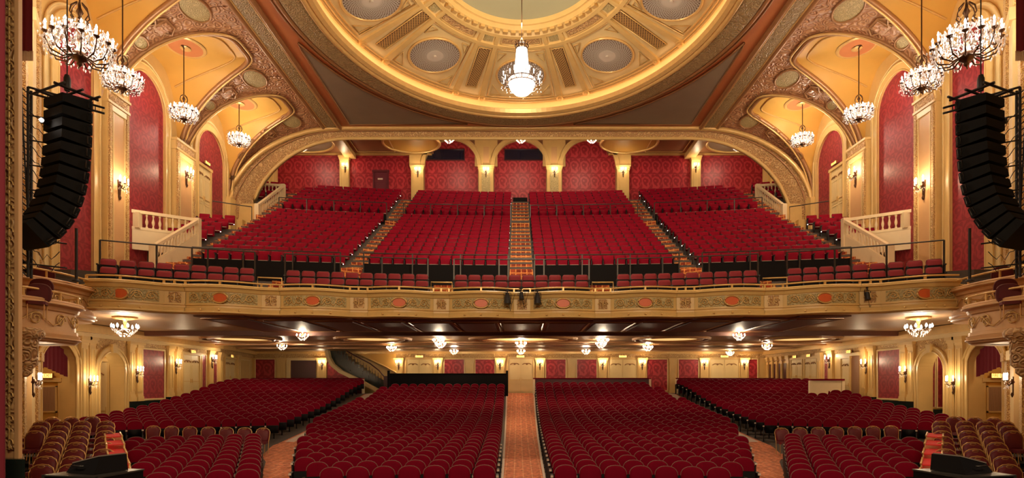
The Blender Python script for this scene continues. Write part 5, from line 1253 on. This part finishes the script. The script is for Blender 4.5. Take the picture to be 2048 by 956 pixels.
for px, py, lb in ((691, 334, 'far left'), (836, 343, 'second from left'), (972, 343, 'left of centre arch'), (1109, 343, 'right of centre arch'), (1246, 343, 'second from right'), (1391, 334, 'far right')):
    sconce(Fc_, (px-1036)*42/1200+CX, .38, (770-py)*42/1200, -PI/2, 'small sconce on an upper back wall pilaster, '+lb, 'sconces on the upper back wall', E_SC*.9)
# ------------------------------------------------------------------ signs
def sign(F, u, d, z, ang, w_, h_, txt, label, grp=None):
    T = thing('exit_sign', label, 'sign', F(u, d, z), ang-PI/2-PI*0, grp or 'lit exit signs')
    m = MB(); m.box((-w_/2, 0, -h_/2), (w_/2, .08, h_/2)); m.build('sign_box', dkgold, T)
    m = MB(); m.box((-w_/2+.02, .08, -h_/2+.02), (w_/2-.02, .09, h_/2-.02)); m.build('lit_face', signm, T)
    cu = bpy.data.curves.new('sign_text', 'FONT'); cu.body = txt; cu.align_x = 'CENTER'; cu.align_y = 'CENTER'; cu.size = h_*.95; cu.extrude = .004
    to = bpy.data.objects.new('lettering', cu); cu.materials.append(signdk); C.objects.link(to); to.parent = T; to.location = (0, .098, 0); to.rotation_euler = (PI/2, 0, PI)
    bpy.context.view_layer.update(); me = bpy.data.meshes.new_from_object(to); wx = max(v.co.x for v in me.vertices)-min(v.co.x for v in me.vertices); bpy.data.objects.remove(to)
    to = bpy.data.objects.new('lettering', me); C.objects.link(to); to.parent = T; to.location = (0, .098, 0); to.rotation_euler = (PI/2, 0, PI); f = min(1, (w_*.88)/wx); to.scale = (f, 1, 1)
for s in (-1, 1):
    F, L, an = wallF((s*17.2, 21.2), (s*17.2, 42.4), (0, 25)); FA, _, aA = wallF((s*17.7, 23.15), (s*20.2, 23.15), (s*18, 10)); FB2, _, aB = wallF((s*17.7, 26.0), (s*20.2, 26.0), (s*18, 10))
    sign(FA, .58, .1, .36, aA, .62, .20, 'FIRE EXIT', 'lit fire exit sign over the curtained pass door by the %s boxes' % ss[s])
    if s < 0: sign(FB2, .75, .1, 1.25, aB, .4, .2, 'EXIT', 'lit exit sign over the door in the second left arch')
    sign(F, Uw(31.2), .1, 1.74, an, .42, .18, 'EXIT', 'lit exit sign above the %s side wall opening nearest the stage' % ss[s])
    sign(F, Uw(32.6), .12, 12.05, an, .5, .16, 'EXIT', 'small red-lit exit sign over the upper %s side door' % ss[s])
F3L, _, a3 = wallF((-17.2, 34), (-18.35, 41.1), (0, 30)); sign(F3L, 2.1, .12, 1.74, a3, .42, .18, 'EXIT', 'lit exit sign above the farthest left double doors')
F3R, _, a3 = wallF((17.2, 34), (16.85, 41.1), (0, 30))
for u, lb in ((1.35, 'nearer'), (2.95, 'farther')): sign(F3R, u, .12, 1.74, a3, .42, .18, 'EXIT', 'lit exit sign above the %s right double doors' % lb)
for px, lb in ((839, 'left double doors'), (1041, 'central double doors'), (1245, 'middle right double doors'), (1448, 'far right double doors')):
    sign(Fb, (px-1036)*41/1200+CX, .14, 1.95, -PI/2, .55, .17, 'EXIT', 'small lit exit sign over the %s of the back wall' % lb)
# ------------------------------------------------------------------ loudspeaker arrays
cabm = plain('black_speaker_cabinet', (.004, .004, .0045), .7, spec=.2); grm = plain('speaker_grille_black', (.010, .010, .011), .7, spec=.2)
for s in (-1, 1):
    T = thing('line_array', 'tall curved black loudspeaker array hung before the %s boxes' % ss[s], 'loudspeaker', (s*11.42, 15.0, 7.15))
    hdg = Vector((-s*.42, .9, 0)).normalized(); lat = Vector((hdg.y, -hdg.x, 0)); p = Vector((0, 0, 0)); tilt = 0.0
    tl = [0, .01, .02, .04, .06, .09, .14, .20, .28, .38, .50, .64, .80]
    for i, tt in enumerate(tl):
        f = hdg*math.cos(tt)+Vector((0, 0, -math.sin(tt))); dn = Vector((0, 0, -1))*math.cos(tt)-hdg*math.sin(tt); h = .30
        def q(a, b, c): return tuple(p+lat*a+f*b+dn*c)
        m = MB(); m.hexa([q(-.5, .3, .01), q(.5, .3, .01), q(-.40, -.32, .05), q(.40, -.32, .05), q(-.5, .3, h-.015), q(.5, .3, h-.015), q(-.40, -.32, h-.05), q(.40, -.32, h-.05)])
        cb_ = m.build('speaker_cabinet', cabm, T)
        m = MB(); m.hexa([q(-.48, .3, .02), q(.48, .3, .02), q(-.48, .33, .02), q(.48, .33, .02), q(-.48, .3, h-.03), q(.48, .3, h-.03), q(-.48, .33, h-.03), q(.48, .33, h-.03)]); m.build('front_grille', grm, cb_)
        m = MB()
        for a in (-.52, .52): m.tube([q(a, .27, .05), q(a, .2, .05), q(a, .2, h-.06), q(a, .27, h-.06)], .018, closed=True, n=4)
        m.build('rigging_bracket', darkmetal, cb_)
        p = p+dn*h
    m = MB()
    for a in (-.4, .4): m.tube([tuple(lat*a+hdg*b+Vector((0, 0, .1))) for b in (-.5, .5)], .035, n=6)
    for b in (-.4, 0, .4): m.tube([tuple(lat*a+hdg*b+Vector((0, 0, .1))) for a in (-.65, .65)], .03, n=6)
    m.tube([(0, 0, .1), (0, 0, 9)], .015, n=5); m.lathe([(.06, .2), (.08, .3), (.08, .5), (.05, .6)], n=8); m.build('flying_frame', blackm, T)
    # ladder truss beside the array
    T2 = thing('rigging_truss', 'black ladder-like rigging truss with cables beside the %s loudspeaker array' % ss[s], 'truss', (s*12.4, 15.0, 2.7))
    m = MB(); H = 4.75
    for dx, dy in ((0, 0), (.17*s, .0), (.08*s, .2)): m.tube([(dx, dy, 0), (dx, dy, H)], .032, n=6)
    for k in range(30): z_ = H*k/30; m.tube([(0, 0, z_), (.17*s, 0, z_+.15)], .014, n=4); m.tube([(.08*s, .2, z_), (0, 0, z_+.15)], .014, n=4)
    m.build('truss_mast', blackm, T2)
    m = MB()
    for dz_ in (0, -.14): m.tube([(0, 0, H+dz_), (-s*1.5, .6, H-.25+dz_)], .028, n=6)
    for k in range(8): t = k/8; m.tube([(-s*1.5*t, .6*t, H-.25*t), (-s*1.5*t, .6*t, H-.14-.25*t)], .014, n=4)
    for k in range(7): m.tube([(0, 0, H-.7-.62*k), (-s*.75, .3, H-.75-.62*k)], .02, n=5)
    m.build('truss_rungs', blackm, T2)
    m = MB(); rnd = random.Random(9)
    for k in range(14):
        z_ = H-.6-.28*k; m.tube([(-s*(.05+.55*t), .25*t, z_-.35*math.sin(PI*t)*rnd.uniform(.4, 1)-.1*t) for t in np.linspace(0, 1, 8)], .010, n=4)
    m.tube([(s*.25, 0, H+1.8), (s*.15, 0, H-.5), (0, 0, 1.5), (.0, 0, .2)], .02, n=5); m.build('cables', blackm, T2)
    T3 = thing('support_pole', 'thin black pole standing at the inner end of the %s boxes' % ss[s], 'pole', (s*13.4, 18.0, 3.1)); m = MB(); m.lathe([(.04, 0), (.04, 1.6)], n=8); m.lathe([(.12, 0), (.12, .04), (.05, .08)], n=8); m.build('pole_shaft', blackm, T3)
    for k in range(4):
        T5 = thing('spot_lamp', 'small black theatre spot lamp clamped to the %s truss, %s from the top' % (ss[s], O[k]), 'spotlight', (s*(11.95-.05*k), 15.1, 6.6-.8*k), s*.6, 'truss spot lamps')
        m = MB(); m.tube([(0, -.16, 0), (0, .16, 0)], .08, n=8); m.build('lamp_body', blackm, T5); m = MB(); m.tube([(-.1, 0, 0), (-.1, 0, .14), (.1, 0, .14), (.1, 0, 0)], .012, n=4); m.build('yoke', blackm, T5)
T = thing('spot_lamp', 'single lit white lamp glaring beside the left loudspeaker array', 'spotlight', (-11.75, 14.6, 6.45)); m = MB(); m.lathe([(.01, -.05), (.05, 0), (.01, .05)], n=10); m.build('bulb', bulbm, T); m = MB(); m.tube([(0, .02, 0), (0, .2, 0)], .06, n=8); m.build('lamp_body', blackm, T)
# front-of-house spotlights on the parapet
for px, py, lb, big in ((1015, 597, 'left of the centre pier', 1), (1043, 592, 'on the centre pier', 0), (1075, 597, 'right of the centre pier', 1), (1735, 592, 'on the pier toward the right side', 0)):
    yy = 21.6 if px < 1700 else 20.1; x, y, z = ((px-1036)*yy/1200+CX, yy, (770-py)*yy/1200)
    T = thing('parapet_spotlight', 'black spotlight clamped to the balcony parapet, '+lb, 'spotlight', (x, y, z), .3, 'spotlights on the parapet')
    L_ = .2 if big else .13
    m = MB(); m.tube([(0, -.02, -L_), (0, 0, -.05), (0, .03, L_)], .11 if big else .08, n=10, rs=[.13*(1 if big else .7), .12*(1 if big else .7), .07]); m.build('lamp_body', blackm, T)
    m = MB(); m.tube([(-.13, 0, 0), (-.13, .0, .2), (.13, .0, .2), (.13, 0, 0)], .014, n=4); m.tube([(0, 0, .2), (0, .05, .33)], .02, n=5); m.box((-.05, -.02, .26), (.05, .12, .34)); m.build('yoke', blackm, T)
    if not big or px < 1030:
        m = MB(); m.tube([(0, 0, 0), (.06, -.02, -.3), (.1, -.01, -.45), (.16, 0, -.2), (.3, .05, .2)], .009, n=4); m.build('cable', blackm, T)
# ------------------------------------------------------------------ stage-edge equipment
for s in (-1, 1):
    T = thing('flight_case', 'low black equipment case on the %s stage edge under a monitor' % ss[s], 'case', (s*5.75, 7.9, -1.6), s*.2)
    m = MB(); m.box((-.42, -.3, 0), (.40, .4, .44)); m.build('case_body', blackp, T); m = MB()
    for x in (-.42, .40): m.box((x-.02, -.32, 0), (x+.02, -.29, .45))
    m.box((-.43, -.32, .43), (.41, .41, .45)); m.build('case_trim', darkmetal, T)
    T = thing('stage_monitor', 'black wedge stage monitor tilted on the %s equipment case' % ss[s], 'loudspeaker', (s*5.75, 7.95, -1.145), s*.35)
    m = MB(); P = [(-.3, -.2, 0), (.3, -.2, 0), (-.3, .26, 0), (.3, .26, 0), (-.3, -.1, .24+.06*(-s if 1 else 0)), (.3, -.1, .24+.06*s*-1*-1), (-.3, .22, .26-.06*s), (.3, .22, .26+.06*s)]
    hl, hr = (.11, .22) if s < 0 else (.22, .11)
    P = [(-.26, -.2, 0), (.26, -.2, 0), (-.26, .26, 0), (.26, .26, 0), (-.26, -.12, hl), (.26, -.12, hr), (-.26, .24, hl), (.26, .24, hr)]
    m.hexa(P); m.build('monitor_cabinet', plain('black_monitor_paint', (.006, .005, .006), .6, spec=.2), T)
    m = MB(); m.hexa([(-.25, -.13, hl), (.25, -.13, hr), (-.25, .23, hl), (.25, .23, hr), (-.25, -.13, hl+.015), (.25, -.13, hr+.015), (-.25, .23, hl+.015), (.25, .23, hr+.015)]); m.build('top_panel', plain('grey_scuffed_top', (.22, .17, .14), .5), T)
    m = MB(); m.tube([(-.08, -.21, .1), (-.08, -.235, .1), (.08, -.235, .1), (.08, -.21, .1)], .012, n=4); m.build('handle', darkmetal, T)
# ------------------------------------------------------------------ main curtain at the left edge, side drapes
for s in (-1, 1):
    m = MB(); rows = []
    for z_ in np.linspace(-2.2, 13, 6): rows.append([(s*(8.36+1.8*k/36), 9.6+.07*math.sin(k*1.7), z_) for k in range(37)])
    m.grid(rows); tag(m.build('stage_curtain', redcloth), 'dark red main stage curtain gathered at the %s edge' % ss[s], 'curtain')
    T = thing('fringed_drape', 'dark red fringed drape high in the %s corner by the proscenium' % ss[s], 'drape', (s*11.9, 14.4, 8.0))
    m = MB(); m.grid([[(s*(-.1+.75*k/16), .05*math.sin(k*1.6), z_) for k in range(17)] for z_ in (0, 1.5, 3.2)]); m.build('drape_cloth', redcloth, T)
    m = MB()
    for k in range(28): m.tube([(s*(-.1+.75*k/28), 0, .02), (s*(-.1+.75*k/28), 0, -.22)], .012, n=3)
    m.build('fringe', dkgold, T)
# ------------------------------------------------------------------ rear partitions of the main floor
def partition(px0, px1, y, py, zb, label, mat, cap, capm, name='rear_partition'):
    x0, x1 = (px0-1036)*y/1200+CX, (px1-1036)*y/1200+CX; z = (770-py)*y/1200; T = thing(name, label, 'partition', ((x0+x1)/2, y, zb)); w_ = (x1-x0)/2
    m = MB(); m.box((-w_, 0, 0), (w_, .08, z-zb)); m.build('partition_board', mat, T)
    m = MB(); m.box((-w_-.05, -.08, z-zb), (w_+.05, .14, z-zb+cap)); m.build('padded_top', capm, T)
    for sx in (-1, 1):
        m = MB(); m.box((sx*w_-.07, -.04, 0), (sx*w_+.07, .13, z-zb+(.22 if name == 'black_screen' else 0))); m.build('end_post', mat if name == 'black_screen' else ivory, T)
partition(777, 1014, 38.3, 748, -1.0, 'tall black screen panel behind the last row of the left centre block', blackp, .04, blackp, 'black_screen')
partition(1068, 1300, 39.4, 758, -.8, 'low partition with red padded top behind the right centre block', wood, .07, velvet)
partition(505, 726, 38.8, 758, -.9, 'low partition with red padded top behind the left side block', wood, .07, velvet)
partition(1354, 1545, 38.8, 758, -.9, 'low partition with red padded top behind the right side block', wood, .07, velvet)
partition(1622, 1686, 30.3, 761, -1.6, 'short cream partition with red padded top below the right double doors', ivory, .08, velvet)
# ------------------------------------------------------------------ open stair at the back left
def bp_(px, py, y=39.9): return ((px-1036)*y/1200+CX, y, (770-py)*y/1200)
T = thing('staircase', 'open staircase with iron balusters and curved handrail rising left behind the seats', 'staircase', bp_(775, 775))
o_ = Vector(bp_(775, 775)); rel = lambda p: tuple(Vector(p)-o_)
lowc = [(657, 702), (660, 716), (668, 730), (684, 743), (705, 753), (730, 766), (760, 782)]
m = MB(); m.sweep([rel(bp_(*p)) for p in lowc], [(-.05, -.12), (-.05, .1), (.5, .1), (.5, -.12)], up=(0, 0, 1)); m.build('stringer', creamlt, T)
m = MB(); A_ = [rel(bp_(*p, 39.95)) for p in lowc]; B_ = [rel(bp_(px+33, py-8, 39.95)) for px, py in lowc]; m.grid([A_, B_], smooth=False); m.build('dark_skirting', marble, T)
for k in range(12):
    t = k/12; px, py = 672+95*t, 700+70*t; p = rel(bp_(px, py, 40.0)); m = MB(); m.box((p[0]-.2, p[1], p[2]-.16), (p[0]+.25, p[1]+.95, p[2])); m.build('stair_tread', marble, T)
bm = MB(); bm.tube([(0, 0, 0), (0, 0, .55)], .018, n=4); bm.lathe([(.02, .2), (.05, .27), (.02, .34)], n=6); BMM = bm.mesh('baluster', [bronze])
for k in range(18): t = k/17; inst('baluster', BMM, T, rel(bp_(668+100*t, 702+68*t, 39.9)))
m = MB(); m.tube([rel(bp_(px, py, 39.9)) for px, py in ((690, 700), (715, 714), (740, 727), (758, 741), (768, 753), (772, 766))], .045, n=6); m.build('handrail', wood, T)
m = MB(); m.box(rel((bp_(768, 770)[0], 39.8, bp_(768, 775)[2]-.5)), rel((bp_(776, 770)[0], 40.0, bp_(768, 752)[2]))); m.build('newel', wood, T)
m = MB(); pts_ = [rel(bp_(px, py, 40.9)) for px, py in ((700, 701), (735, 716), (770, 733), (792, 745), (792, 701))]; m.add(pts_, [(0, 1, 2, 3, 4)]); m.build('stair_wall', ochre, T)
m = MB(); m.tube(pts_[:4], .06, n=5); m.build('wall_string', goldm, T)
# small floor-edge guide lights on the balcony aisle ends
index_kids()
